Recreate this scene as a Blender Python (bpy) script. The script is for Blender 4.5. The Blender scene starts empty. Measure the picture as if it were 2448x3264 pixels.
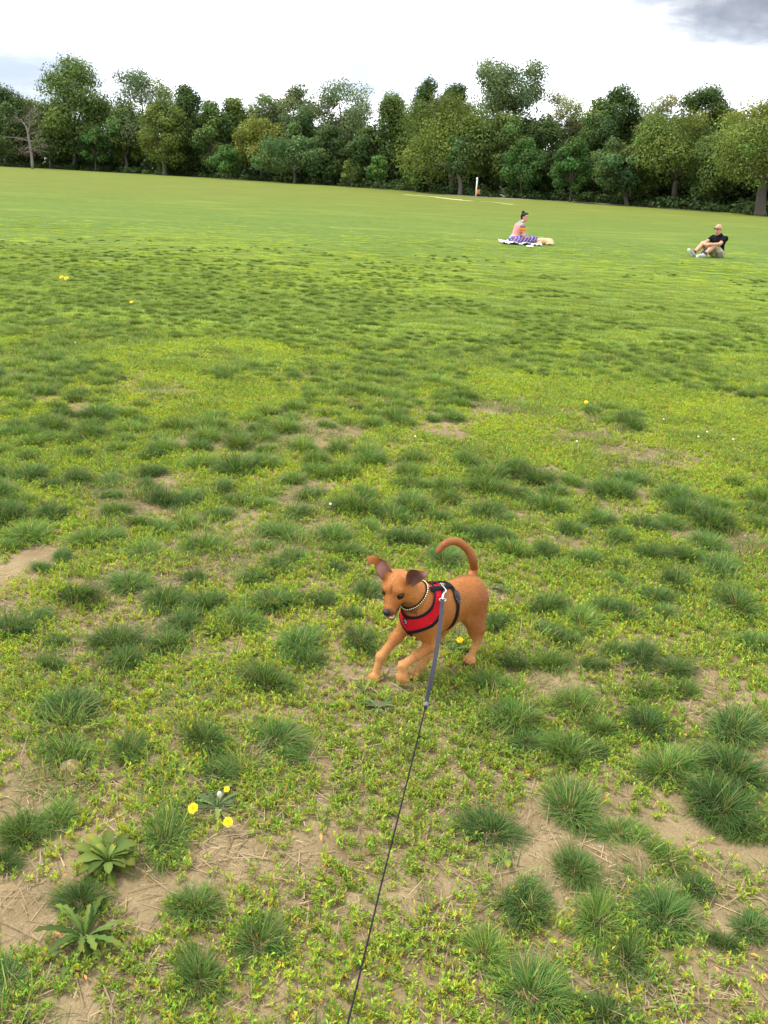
import bpy, math, random
import numpy as np
from mathutils import Vector, Matrix

# ------------------------------------------------------------------ camera, sky, sun, exposure
sc = bpy.context.scene
COL = sc.collection
FPX = 2748.0                      # focal length in photo pixels (2448 x 3264)
PITCH, ROLL, EYE = math.radians(21.28), math.radians(2.8), 1.6
CP = np.array([0, 0, EYE])
cF = np.array([0, math.cos(PITCH), -math.sin(PITCH)])
_r0 = np.array([1.0, 0, 0]); _u0 = np.array([0, math.sin(PITCH), math.cos(PITCH)])
cR = math.cos(ROLL) * _r0 + math.sin(ROLL) * _u0
cU = -math.sin(ROLL) * _r0 + math.cos(ROLL) * _u0
cam = bpy.data.objects.new('camera', bpy.data.cameras.new('camera'))
COL.objects.link(cam)
cam.data.sensor_fit = 'VERTICAL'; cam.data.sensor_height = 32.64; cam.data.sensor_width = 24.48
cam.data.lens = FPX / 100.0
cam.data.clip_start = 0.05; cam.data.clip_end = 3000
cam.matrix_world = Matrix(((cR[0], cU[0], -cF[0], 0), (cR[1], cU[1], -cF[1], 0), (cR[2], cU[2], -cF[2], EYE), (0, 0, 0, 1)))
sc.camera = cam

SUN_FROM = Vector((-0.62, 0.18, 1.0)).normalized()
sun = bpy.data.objects.new('sun', bpy.data.lights.new('sun', 'SUN'))
COL.objects.link(sun)
sun.data.energy = 2.2; sun.data.angle = math.radians(12); sun.data.color = (1.0, 0.95, 0.86)
sun.rotation_euler = SUN_FROM.to_track_quat('Z', 'Y').to_euler()
sun.location = (-20, 5, 40)

sc.view_settings.view_transform = 'Standard'; sc.view_settings.look = 'None'
sc.view_settings.gamma = 1.0; sc.view_settings.use_curve_mapping = False
sc.view_settings.exposure = 1.25
sc.cycles.max_bounces = 4; sc.cycles.diffuse_bounces = 2; sc.cycles.transmission_bounces = 2

def ray(x, y): return cF + cR * (x - 1224) / FPX - cU * (y - 1632) / FPX
def onz(x, y, z=0.0):
    d = ray(x, y); return CP + d * (z - EYE) / d[2]
def ony(x, y, Y):
    d = ray(x, y); return CP + d * Y / d[1]
def proj(p):
    v = np.asarray(p) - CP; w = v @ cF
    return 1224 + FPX * (v @ cR) / w, 1632 - FPX * (v @ cU) / w, w

class NT:
    """small node-tree helper"""
    def __init__(s, tree): s.t = tree; s.n = tree.nodes; s.l = tree.links
    def new(s, typ, **kw):
        n = s.n.new(typ)
        for k, v in kw.items(): setattr(n, k, v)
        return n
    def put(s, sock, v):
        if hasattr(v, 'is_output') or isinstance(v, bpy.types.NodeSocket): s.l.new(v, sock)
        elif v is not None: sock.default_value = v
    def math(s, op, a, b=None, c=None, clamp=False):
        n = s.new('ShaderNodeMath', operation=op, use_clamp=clamp)
        s.put(n.inputs[0], a)
        if b is not None: s.put(n.inputs[1], b)
        if c is not None: s.put(n.inputs[2], c)
        return n.outputs[0]
    def vmath(s, op, a, b=None, out=0):
        n = s.new('ShaderNodeVectorMath', operation=op)
        s.put(n.inputs[0], a)
        if b is not None: s.put(n.inputs[1], b)
        return n.outputs[out]
    def mix(s, f, a, b, blend='MIX'):
        n = s.new('ShaderNodeMix', data_type='RGBA', blend_type=blend)
        s.put(n.inputs[0], f)
        for sock, v in ((n.inputs[6], a), (n.inputs[7], b)):
            if isinstance(v, tuple) and len(v) == 3: v = (*v, 1)
            s.put(sock, v)
        return n.outputs[2]
    def noise(s, vec, scale, detail=3, rough=0.55, dist=0.0, out='Fac'):
        n = s.new('ShaderNodeTexNoise')
        s.put(n.inputs['Vector'], vec); n.inputs['Scale'].default_value = scale
        n.inputs['Detail'].default_value = detail; n.inputs['Roughness'].default_value = rough
        n.inputs['Distortion'].default_value = dist
        return n.outputs[out]
    def ramp(s, f, lo, hi, smooth=True):
        n = s.new('ShaderNodeMapRange', interpolation_type='SMOOTHSTEP' if smooth else 'LINEAR')
        s.put(n.inputs[0], f); n.inputs[1].default_value = lo; n.inputs[2].default_value = hi
        return n.outputs[0]

world = bpy.data.worlds.new('World'); sc.world = world; world.use_nodes = True
def make_world():
    t = NT(world.node_tree); t.n.clear()
    out = t.new('ShaderNodeOutputWorld'); bg = t.new('ShaderNodeBackground'); bg.inputs['Strength'].default_value = 0.1
    t.l.new(bg.outputs[0], out.inputs[0])
    sky = t.new('ShaderNodeTexSky', sky_type='NISHITA', sun_disc=False)
    sky.sun_elevation = math.asin(SUN_FROM.z); sky.sun_rotation = math.atan2(SUN_FROM.x, SUN_FROM.y)
    tc = t.new('ShaderNodeTexCoord').outputs['Generated']
    d = t.vmath('NORMALIZE', tc)
    sp = t.new('ShaderNodeSeparateXYZ'); t.l.new(d, sp.inputs[0])
    z = t.math('MAXIMUM', sp.outputs[2], 0.0)
    den = t.math('ADD', z, 0.14)
    cb = t.new('ShaderNodeCombineXYZ')
    t.l.new(t.math('DIVIDE', sp.outputs[0], den), cb.inputs[0]); t.l.new(t.math('DIVIDE', sp.outputs[1], den), cb.inputs[1])
    uv = cb.outputs[0]
    big = t.noise(uv, 0.55, 4, 0.55, 0.3)
    fine = t.noise(uv, 2.6, 6, 0.6, 0.4)
    warp = t.math('ADD', t.math('MULTIPLY', t.math('SUBTRACT', fine, 0.5), 0.45), t.math('MULTIPLY', t.math('SUBTRACT', t.noise(d, 7, 5, 0.55), 0.5), 1.2))
    def blob(px, py, sx, sz):        # cloud bank seen in the photo, as a patch of sky round one direction
        b = ray(px, py); b = b / np.linalg.norm(b)
        v = t.vmath('SUBTRACT', d, tuple(b))
        v = t.vmath('MULTIPLY', v, (1 / sx, 1 / sx, 1 / sz))
        L = t.vmath('LENGTH', v, out=1)
        return t.ramp(t.math('ADD', L, warp), 1.05, 0.15)
    grey = t.ramp(big, 0.56, 0.72)
    white = t.mix(t.ramp(fine, 0.35, 0.7), (7.6, 8.2, 9.2), (11.0, 11.0, 10.9))
    cloud = t.mix(t.math('MULTIPLY', grey, 0.5), white, (5.6, 6.2, 7.4))
    cloud = t.mix(t.math('MULTIPLY', blob(10, 240, 0.20, 0.060), 0.9), cloud, (2.5, 2.95, 3.9))
    cloud = t.mix(t.math('MULTIPLY', blob(1230, 235, 0.15, 0.045), 0.8), cloud, (3.1, 3.5, 4.4))
    cloud = t.mix(t.math('MULTIPLY', blob(2520, -40, 0.25, 0.110), 0.97), cloud, (1.35, 1.5, 1.85))
    fac = t.math('SUBTRACT', 0.97, t.math('MULTIPLY', t.ramp(fine, 0.6, 0.75), 0.1))
    c = t.mix(fac, sky.outputs[0], cloud)
    t.l.new(c, bg.inputs['Color'])
make_world()

# ------------------------------------------------------------------ helpers
def tag(o, label=None, cat=None, group=None, kind=None):
    for k, v in (('label', label), ('category', cat), ('group', group), ('kind', kind)):
        if v: o[k] = v
    return o
def empty(name, loc=(0, 0, 0), label=None, cat=None, group=None):
    o = bpy.data.objects.new(name, None); o.location = loc; o.empty_display_size = 0.1
    COL.objects.link(o); return tag(o, label, cat, group)
def set_col(me, col, name='Col'):
    a = me.color_attributes.new(name, 'FLOAT_COLOR', 'POINT')
    c = np.ones((len(me.vertices), 4), np.float32); c[:, :3] = col
    a.data.foreach_set('color', c.ravel())
def mk_mesh(name, V, F, mat=None, smooth=True, col=None):
    """V: n x 3, F: an m x 3 / m x 4 array or a list of such arrays"""
    me = bpy.data.meshes.new(name)
    V = np.asarray(V, np.float32)
    Fs = [np.asarray(f, np.int32) for f in (F if isinstance(F, list) else [F]) if len(f)]
    me.vertices.add(len(V)); me.vertices.foreach_set('co', V.ravel())
    loops = np.concatenate([f.ravel() for f in Fs]); tot = np.concatenate([np.full(len(f), f.shape[1], np.int32) for f in Fs])
    me.loops.add(len(loops)); me.loops.foreach_set('vertex_index', loops)
    me.polygons.add(len(tot)); st = np.concatenate([[0], np.cumsum(tot)[:-1]]).astype(np.int32)
    me.polygons.foreach_set('loop_start', st); me.polygons.foreach_set('loop_total', tot)
    me.polygons.foreach_set('use_smooth', np.full(len(tot), smooth))
    me.update(calc_edges=True); me.validate()
    if col is not None: set_col(me, col)
    if mat: me.materials.append(mat)
    return me
def obj(name, me, parent=None, loc=None):
    o = bpy.data.objects.new(name, me); COL.objects.link(o)
    if parent is not None: o.parent = parent
    if loc is not None: o.location = loc
    return o
class MB:
    """collects pieces with the same number of corners"""
    def __init__(s): s.v = []; s.q = []; s.t = []; s.c = []; s.n = 0
    def add(s, V, Q=(), T=(), col=None):
        V = np.asarray(V, float); s.v.append(V)
        if len(Q): s.q.append(np.asarray(Q) + s.n)
        if len(T): s.t.append(np.asarray(T) + s.n)
        if col is not None:
            c = np.empty((len(V), 3)); c[:] = col; s.c.append(c)
        s.n += len(V)
    def mesh(s, name, mat, smooth=True):
        F = [np.concatenate(a) for a in (s.q, s.t) if a]
        return mk_mesh(name, np.concatenate(s.v), F, mat, smooth, np.concatenate(s.c) if s.c else None)
    def tube(s, pts, rad, seg=8, col=None, flat=(1, 1), up=None, cap=True):
        pts = np.asarray(pts, float); n = len(pts); rad = np.broadcast_to(np.asarray(rad, float), (n,))
        tan = np.gradient(pts, axis=0); tan /= np.linalg.norm(tan, axis=1)[:, None] + 1e-12
        ref = np.array([0, 0, 1.0]) if up is None else np.asarray(up, float)
        if up is None and abs(tan[0] @ ref) > 0.9: ref = np.array([1.0, 0, 0])
        V = []
        for i in range(n):
            a = ref - tan[i] * (ref @ tan[i]); a /= np.linalg.norm(a) + 1e-12
            if up is None: ref = a
            b = np.cross(tan[i], a)
            th = np.arange(seg) * 2 * math.pi / seg
            V.append(pts[i] + rad[i] * (np.cos(th)[:, None] * a * flat[0] + np.sin(th)[:, None] * b * flat[1]))
        V = np.concatenate(V); Q = []
        for i in range(n - 1):
            for j in range(seg):
                k = (j + 1) % seg; Q.append((i * seg + j, i * seg + k, (i + 1) * seg + k, (i + 1) * seg + j))
        T = []
        if cap:
            V = np.vstack([V, pts[0], pts[-1]])
            for j in range(seg):
                k = (j + 1) % seg
                T.append((n * seg, k, j)); T.append((n * seg + 1, (n - 1) * seg + j, (n - 1) * seg + k))
        s.add(V, Q, T, col)
    def ell(s, c, r, basis=None, nu=14, nv=9, col=None):
        V = []; Q = []
        for i in range(nv + 1):
            ph = math.pi * i / nv
            for j in range(nu):
                a = 2 * math.pi * j / nu
                V.append((math.sin(ph) * math.cos(a), math.sin(ph) * math.sin(a), math.cos(ph)))
        for i in range(nv):
            for j in range(nu):
                k = (j + 1) % nu; Q.append((i * nu + j, (i + 1) * nu + j, (i + 1) * nu + k, i * nu + k))
        V = np.array(V) * np.asarray(r)
        if basis is not None: V = V @ np.asarray(basis)
        s.add(V + np.asarray(c), Q, (), col)
    def box(s, c, size, basis=None, col=None):
        V = np.array([(x, y, z) for x in (-.5, .5) for y in (-.5, .5) for z in (-.5, .5)]) * np.asarray(size)
        if basis is not None: V = V @ np.asarray(basis)
        s.add(V + np.asarray(c), [(0, 1, 3, 2), (4, 6, 7, 5), (0, 4, 5, 1), (2, 3, 7, 6), (0, 2, 6, 4), (1, 5, 7, 3)], (), col)
def spline(P, n):
    P = np.asarray(P, float); m = len(P)
    Q = np.vstack([2 * P[0] - P[1], P, 2 * P[-1] - P[-2]]); out = []
    for u in np.linspace(0, m - 1, n):
        i = min(int(u), m - 2); t = u - i; a, b, c, d = Q[i:i + 4]
        out.append(0.5 * (2 * b + (c - a) * t + (2 * a - 5 * b + 4 * c - d) * t * t + (3 * b - a - 3 * c + d) * t ** 3))
    return np.array(out)
def sstep(a, b, x):
    t = np.clip((x - a) / (b - a), 0, 1); return t * t * (3 - 2 * t)

# value noise in numpy, for placing plants
_perm = np.random.default_rng(7).random((256, 256))
def vnoise(x, y, s):
    x = np.asarray(x) / s; y = np.asarray(y) / s
    i = np.floor(x).astype(int); j = np.floor(y).astype(int); u = x - i; v = y - j
    u = u * u * (3 - 2 * u); v = v * v * (3 - 2 * v)
    g = lambda a, b: _perm[a % 256, b % 256]
    return (g(i, j) * (1 - u) + g(i + 1, j) * u) * (1 - v) + (g(i, j + 1) * (1 - u) + g(i + 1, j + 1) * u) * v
def gz(x, y):
    """height of the ground"""
    x = np.asarray(x, float); y = np.asarray(y, float)
    a = np.clip((y - 4) / 12, 0, 1)
    return 0.009 * (vnoise(x, y, 0.33) - 0.5) + 0.006 * (vnoise(x + 9, y, 0.13) - 0.5) + a * 0.10 * (vnoise(x, y + 40, 4.0) - 0.5)

# --- signed distance bodies: smooth unions of tapered limbs and ellipsoids, turned into one mesh
def cone(a, b, ra, rb, k=0.02): return ('c', np.asarray(a, float), np.asarray(b, float), ra, rb, k)
def elli(c, r, B=None, k=0.02): return ('e', np.asarray(c, float), np.asarray(r, float), np.eye(3) if B is None else np.asarray(B, float), 0, k)
def chain(P, R, k=0.02): return [cone(P[i], P[i + 1], R[i], R[i + 1], k) for i in range(len(P) - 1)]
def prim_d(p, X):
    if p[0] == 'c':
        a, b, ra, rb = p[1:5]; ab = b - a
        t = np.clip(((X - a) @ ab) / max(ab @ ab, 1e-12), 0, 1)
        return np.linalg.norm(X - a - t[..., None] * ab, axis=-1) - (ra + (rb - ra) * t)
    L = (X - p[1]) @ p[3].T / p[2]
    k0 = np.linalg.norm(L, axis=-1); k1 = np.linalg.norm(L / p[2], axis=-1)
    return k0 * (k0 - 1) / np.maximum(k1, 1e-9)
def smin(a, b, k):
    h = np.maximum(k - np.abs(a - b), 0) / k
    return np.minimum(a, b) - h * h * k * 0.25
def sdf(prims, X):
    d = np.full(X.shape[:-1], 1e3)
    for p in prims: d = smin(d, prim_d(p, X), p[5])
    return d
def prim_box(p):
    if p[0] == 'c':
        r = max(p[3], p[4]); return np.minimum(p[1], p[2]) - r, np.maximum(p[1], p[2]) + r
    r = max(p[2]); return p[1] - r, p[1] + r
def sdf_mesh(prims, h, cuts=(), grow=0.0):
    """surface nets on a regular grid"""
    lo = np.min([prim_box(p)[0] for p in prims], 0) - 4 * h - grow; hi = np.max([prim_box(p)[1] for p in prims], 0) + 4 * h + grow
    n = np.ceil((hi - lo) / h).astype(int) + 1
    F = np.full(n, 1.0, np.float32)
    def region(p, m):
        b0, b1 = prim_box(p)
        i0 = np.maximum(((b0 - m - lo) / h).astype(int), 0); i1 = np.minimum(((b1 + m - lo) / h).astype(int) + 2, n)
        sl = tuple(slice(a, b) for a, b in zip(i0, i1))
        g = np.stack(np.meshgrid(*[lo[q] + h * np.arange(i0[q], i1[q]) for q in range(3)], indexing='ij'), -1)
        return sl, g
    for p in prims:
        sl, g = region(p, p[5] + 3 * h + grow)
        F[sl] = smin(F[sl], prim_d(p, g) - grow, p[5])
    for p in cuts:
        sl, g = region(p, p[5] + 3 * h)
        F[sl] = -smin(-F[sl], prim_d(p, g), p[5])
    s = F < 0
    c = lambda A, i, j, k: A[i:A.shape[0] - 1 + i, j:A.shape[1] - 1 + j, k:A.shape[2] - 1 + k]
    corners = [(i, j, k) for i in (0, 1) for j in (0, 1) for k in (0, 1)]
    cnt = sum(c(s, *q).astype(np.int8) for q in corners)
    act = (cnt > 0) & (cnt < 8)
    ids = np.full(act.shape, -1, np.int32); I = np.argwhere(act); ids[act] = np.arange(len(I))
    vals = {q: c(F, *q)[act] for q in corners}
    acc = np.zeros((len(I), 3)); num = np.zeros(len(I))
    for q in corners:
        for ax in range(3):
            if q[ax]: continue
            r = list(q); r[ax] = 1; r = tuple(r)
            a, b = vals[q], vals[r]; m = (a < 0) != (b < 0)
            t = np.where(m, a / np.where(m, a - b, 1), 0)
            P = np.array(q, float)[None].repeat(len(I), 0); P[:, ax] += t
            acc[m] += P[m]; num[m] += 1
    V = lo + h * (I + acc / num[:, None])
    Q = []
    for ax in range(3):
        s0 = np.take(s, range(0, n[ax] - 1), ax); s1 = np.take(s, range(1, n[ax]), ax)
        E = np.argwhere(s0 != s1); o = [q for q in range(3) if q != ax]
        E = E[(E[:, o[0]] > 0) & (E[:, o[1]] > 0)]
        up = s0[tuple(E.T)]
        def cell(d0, d1):
            e = E.copy(); e[:, o[0]] -= d0; e[:, o[1]] -= d1; return ids[tuple(e.T)]
        q = np.stack([cell(1, 1), cell(0, 1), cell(0, 0), cell(1, 0)], 1)
        flip = up if ax != 1 else ~up
        q[~flip] = q[~flip][:, ::-1]
        Q.append(q)
    return V, np.concatenate(Q)
def smooth_mesh(V, Q, it=2, lam=0.5):
    e = np.vstack([Q[:, [0, 1]], Q[:, [1, 2]], Q[:, [2, 3]], Q[:, [3, 0]]])
    for _ in range(it):
        a = np.zeros_like(V); n = np.zeros(len(V))
        for i, j in ((0, 1), (1, 0)):
            np.add.at(a, e[:, i], V[e[:, j]]); np.add.at(n, e[:, i], 1)
        V = V + lam * (a / n[:, None] - V)
    return V
def trace(prims, c, dirs, off, far=0.4):
    """outermost hit of rays from c outward, pushed out by off"""
    t = np.full(len(dirs), far)
    for _ in range(60):
        t -= np.maximum(sdf(prims, c + dirs * t[:, None]) - off, 0) * 0.9
    return c + dirs * t[:, None]

# ------------------------------------------------------------------ materials
def mat(name):
    m = bpy.data.materials.new(name); m.use_nodes = True
    t = NT(m.node_tree); t.bsdf = t.n['Principled BSDF']; t.out = t.n['Material Output']
    return m, t
def plain(name, col, rough=0.7, metal=0.0, var=0.15, scale=60, bump=0.0, spec=0.4):
    m, t = mat(name)
    pos = t.new('ShaderNodeTexCoord').outputs['Object']
    nz = t.noise(pos, scale, 4)
    c = t.mix(nz, tuple(x * (1 - var) for x in col), tuple(min(1, x * (1 + var)) for x in col))
    t.l.new(c, t.bsdf.inputs['Base Color'])
    t.bsdf.inputs['Roughness'].default_value = rough; t.bsdf.inputs['Metallic'].default_value = metal
    t.bsdf.inputs['Specular IOR Level'].default_value = spec
    if bump:
        b = t.new('ShaderNodeBump'); b.inputs['Strength'].default_value = bump; b.inputs['Distance'].default_value = 0.005
        t.l.new(nz, b.inputs['Height']); t.l.new(b.outputs[0], t.bsdf.inputs['Normal'])
    return m
def vcol(name, rough=0.7, var=0.2, scale=80, bump=0.0, spec=0.3):
    m, t = mat(name)
    a = t.new('ShaderNodeAttribute', attribute_name='Col').outputs['Color']
    pos = t.new('ShaderNodeTexCoord').outputs['Object']
    nz = t.noise(pos, scale, 5, 0.6)
    k = t.math('ADD', t.math('MULTIPLY', nz, 2 * var), 1 - var)
    c = t.mix(1.0, a, k, 'MULTIPLY')
    t.l.new(c, t.bsdf.inputs['Base Color']); t.bsdf.inputs['Roughness'].default_value = rough
    t.bsdf.inputs['Specular IOR Level'].default_value = spec
    if bump:
        b = t.new('ShaderNodeBump'); b.inputs['Strength'].default_value = bump; b.inputs['Distance'].default_value = 0.004
        t.l.new(nz, b.inputs['Height']); t.l.new(b.outputs[0], t.bsdf.inputs['Normal'])
    return m
def leafy(name, tint=False, trans=0.35, rough=0.65, spec=0.10):
    """leaf or blade: colour from the mesh, part of the light passes through"""
    m, t = mat(name)
    c = t.new('ShaderNodeAttribute', attribute_name='Col').outputs['Color']
    if tint:
        a = t.new('ShaderNodeAttribute', attribute_name='tint', attribute_type='INSTANCER').outputs['Fac']
        y = t.mix(1.0, c, (1.50, 1.34, 0.95), 'MULTIPLY')
        c = t.mix(a, c, y)
        r = t.new('ShaderNodeObjectInfo').outputs['Random']
        k = t.math('ADD', t.math('MULTIPLY', r, 0.5), 0.75)
        c = t.mix(1.0, c, k, 'MULTIPLY')
    t.l.new(c, t.bsdf.inputs['Base Color']); t.bsdf.inputs['Roughness'].default_value = rough
    t.bsdf.inputs['Specular IOR Level'].default_value = spec
    tr = t.new('ShaderNodeBsdfTranslucent'); t.l.new(t.mix(1.0, c, (1.15, 1.15, 0.6), 'MULTIPLY'), tr.inputs[0])
    mx = t.new('ShaderNodeMixShader'); mx.inputs[0].default_value = trans
    t.l.new(t.bsdf.outputs[0], mx.inputs[1]); t.l.new(tr.outputs[0], mx.inputs[2]); t.l.new(mx.outputs[0], t.out.inputs[0])
    return m
M_BLADE = leafy('grass_blade', tint=True)
M_LEAF = leafy('tree_leaf', trans=0.30, rough=0.6)
M_WEED = leafy('weed_leaf', trans=0.25, rough=0.5)
M_BARK = vcol('bark', 0.9, 0.35, 6, 0.6)

def ground_material():
    m, t = mat('lawn_ground')
    pos = t.new('ShaderNodeNewGeometry').outputs['Position']
    sp = t.new('ShaderNodeSeparateXYZ'); t.l.new(pos, sp.inputs[0]); Y = sp.outputs[1]
    # soil
    n1 = t.noise(pos, 5, 5, 0.6); n2 = t.noise(pos, 60, 6, 0.65); n3 = t.noise(pos, 260, 3, 0.6)
    soil = t.mix(t.ramp(n1, 0.3, 0.7), (0.185, 0.135, 0.072), (0.275, 0.210, 0.115))
    soil = t.mix(t.math('MULTIPLY', t.ramp(n2, 0.5, 0.75), 0.55), soil, (0.35, 0.275, 0.160))
    soil = t.mix(t.math('MULTIPLY', t.ramp(n3, 0.55, 0.35), 0.35), soil, (0.095, 0.062, 0.034))
    # grown lawn, patches running across the slope
    st = t.vmath('MULTIPLY', pos, (0.45, 1.0, 1.0))
    g1 = t.noise(st, 0.55, 5, 0.6); g2 = t.noise(pos, 3.2, 5, 0.65); g3 = t.noise(pos, 28, 4, 0.6); g0 = t.noise(st, 0.09, 3, 0.5)
    green = t.mix(t.ramp(g2, 0.35, 0.68), (0.076, 0.126, 0.023), (0.120, 0.168, 0.032))
    yel = t.math('MULTIPLY', t.ramp(t.math('ADD', t.math('MULTIPLY', g1, 0.7), t.math('MULTIPLY', g0, 0.4)), 0.53, 0.72), 0.8)
    lawn = t.mix(yel, green, (0.178, 0.212, 0.036))
    dry = t.math('MULTIPLY', t.ramp(Y, 20, 70), 0.75)
    lawn = t.mix(dry, lawn, t.mix(t.ramp(g1, 0.3, 0.7), (0.106, 0.122, 0.021), (0.140, 0.143, 0.025)))
    g4 = t.noise(t.vmath('MULTIPLY', pos, (0.35, 1.0, 1.0)), 1.7, 6, 0.7)
    lawn = t.mix(t.math('MULTIPLY', t.ramp(g4, 0.45, 0.68), 0.50), lawn, (0.082, 0.132, 0.026))
    lawn = t.mix(t.math('MULTIPLY', t.ramp(g4, 0.47, 0.30), 0.45), lawn, (0.172, 0.194, 0.038))
    lawn = t.mix(t.math('MULTIPLY', t.ramp(g3, 0.42, 0.62), 0.30), lawn, t.mix(0.5, lawn, (0.05, 0.085, 0.015)))
    # how far the lawn has grown in: sparse in the worn near part, closed further out
    cov = t.math('ADD', t.ramp(Y, 4.0, 10.5), t.math('MULTIPLY', t.math('SUBTRACT', n1, 0.5), 0.9))
    cov = t.ramp(t.math('ADD', cov, t.math('MULTIPLY', t.math('SUBTRACT', n2, 0.5), 0.4)), 0.30, 0.75)
    c = t.mix(cov, soil, lawn)
    t.l.new(c, t.bsdf.inputs['Base Color']); t.bsdf.inputs['Roughness'].default_value = 0.95
    t.bsdf.inputs['Specular IOR Level'].default_value = 0.04
    b = t.new('ShaderNodeBump'); b.inputs['Strength'].default_value = 0.9; b.inputs['Distance'].default_value = 0.012
    hsum = t.math('ADD', t.math('MULTIPLY', n2, 0.7), t.math('MULTIPLY', n3, 0.35))
    hsum = t.math('ADD', hsum, t.math('MULTIPLY', g3, 1.2))
    t.l.new(hsum, b.inputs['Height']); t.l.new(b.outputs[0], t.bsdf.inputs['Normal'])
    return m

# ------------------------------------------------------------------ ground, path, worn line
EDGE_PX = [(-500, 503), (0, 530), (410, 552), (820, 577), (1224, 604), (1500, 627), (1900, 649), (2150, 668), (2448, 690), (2900, 722)]
EDGE = np.array([onz(*p)[:2] for p in EDGE_PX])         # where the lawn meets the wood
def edge_at(px):                                       # ground distance along the view of column px
    ys = np.interp(px, [p[0] for p in EDGE_PX], [p[1] for p in EDGE_PX]); return onz(px, ys)

def build_ground():
    def axis(lo, hi, fine0, fine1, d0):
        a = [fine0]
        while a[-1] < fine1: a.append(a[-1] + d0)
        d = d0
        while a[-1] < hi: d *= 1.13; a.append(a[-1] + d)
        b = [fine0]; d = d0
        while b[-1] > lo: d *= 1.13; b.append(b[-1] - d)
        return np.array(b[::-1][:-1] + a)
    xs = axis(-900, 900, -1.8, 1.8, 0.035); ys = axis(-60, 1500, 0.9, 5.0, 0.035)
    X, Y = np.meshgrid(xs, ys, indexing='ij'); Z = gz(X, Y)
    V = np.stack([X, Y, Z], -1).reshape(-1, 3); nx, ny = X.shape
    i = np.arange(nx - 1)[:, None] * ny + np.arange(ny - 1)[None]
    Q = np.stack([i, i + ny, i + ny + 1, i + 1], -1).reshape(-1, 4)
    o = obj('ground', mk_mesh('ground', V, Q, ground_material())); tag(o, kind='structure')

    def strip(name, P, w0, w1, z, m):
        P = np.asarray(P); T = np.gradient(P, axis=0); T /= np.linalg.norm(T, axis=1)[:, None]
        N = np.stack([-T[:, 1], T[:, 0]], 1); V = []; Q = []
        K = 5
        for i in range(len(P)):
            for u in np.linspace(-1, 1, K):
                w = w1[i] if u > 0 else w0[i]
                q = P[i] + N[i] * u * w; V.append((*q, gz(q[0], q[1]) + z))
        for i in range(len(P) - 1):
            for k in range(K - 1): Q.append((i * K + k, (i + 1) * K + k, (i + 1) * K + k + 1, i * K + k + 1))
        o = obj(name, mk_mesh(name, V, np.array(Q), m)); tag(o, kind='structure'); return o
    rng = np.random.default_rng(3)
    # leaf litter under the trees, its colour darkened for canopy shade
    m, t = mat('shaded_leaf_litter'); pos = t.new('ShaderNodeNewGeometry').outputs['Position']
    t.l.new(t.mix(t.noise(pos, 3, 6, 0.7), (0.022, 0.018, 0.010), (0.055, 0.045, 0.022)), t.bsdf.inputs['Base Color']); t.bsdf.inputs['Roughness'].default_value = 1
    E = spline(EDGE, 120); out = E / np.linalg.norm(E, axis=1)[:, None]
    n = len(E); V = []; Q = []
    for i in range(n):
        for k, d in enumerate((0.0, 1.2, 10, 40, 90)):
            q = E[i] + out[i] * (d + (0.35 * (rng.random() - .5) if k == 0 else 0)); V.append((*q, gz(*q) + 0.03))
    for i in range(n - 1):
        for k in range(4): Q.append((i * 5 + k, (i + 1) * 5 + k, (i + 1) * 5 + k + 1, i * 5 + k + 1))
    V = np.array(V); tag(obj('forest_floor', mk_mesh('forest_floor', V, np.array(Q)[:, ::-1], m)), kind='structure')
    # footpath that skirts the wood, showing at the right
    m, t = mat('path_asphalt'); pos = t.new('ShaderNodeNewGeometry').outputs['Position']
    t.l.new(t.mix(t.noise(pos, 9, 5, 0.6), (0.15, 0.125, 0.11), (0.23, 0.20, 0.18)), t.bsdf.inputs['Base Color']); t.bsdf.inputs['Roughness'].default_value = 0.95
    P = spline([onz(x, y)[:2] for x, y in ((1420, 621), (1600, 632.5), (1800, 642.5), (1960, 653), (2150, 665), (2320, 676), (2448, 685), (2700, 704))], 60)
    strip('path', P, np.full(60, 0.95), np.full(60, 0.95), 0.045, m)
    # worn straw-coloured line on the field
    m, t = mat('dry_straw_line'); pos = t.new('ShaderNodeNewGeometry').outputs['Position']
    t.l.new(t.mix(t.noise(pos, 6, 5, 0.6), (0.30, 0.26, 0.11), (0.42, 0.36, 0.17)), t.bsdf.inputs['Base Color']); t.bsdf.inputs['Roughness'].default_value = 1
    for seg in ([(1290, 619.5), (1390, 629), (1500, 641), (1573, 647)], [(1578, 647.8), (1590, 648.8)], [(1596, 649.4), (1604, 650)], [(1610, 651), (1627, 653)]):
        P = spline([onz(x, y)[:2] for x, y in seg], 24)
        w = 0.42 * (0.5 + rng.random(24)) * np.sin(np.linspace(0.15, math.pi - 0.15, 24)) ** 0.4
        strip('worn_line', P, w, w * (0.6 + 0.8 * rng.random(24)), 0.02, m)

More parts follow.
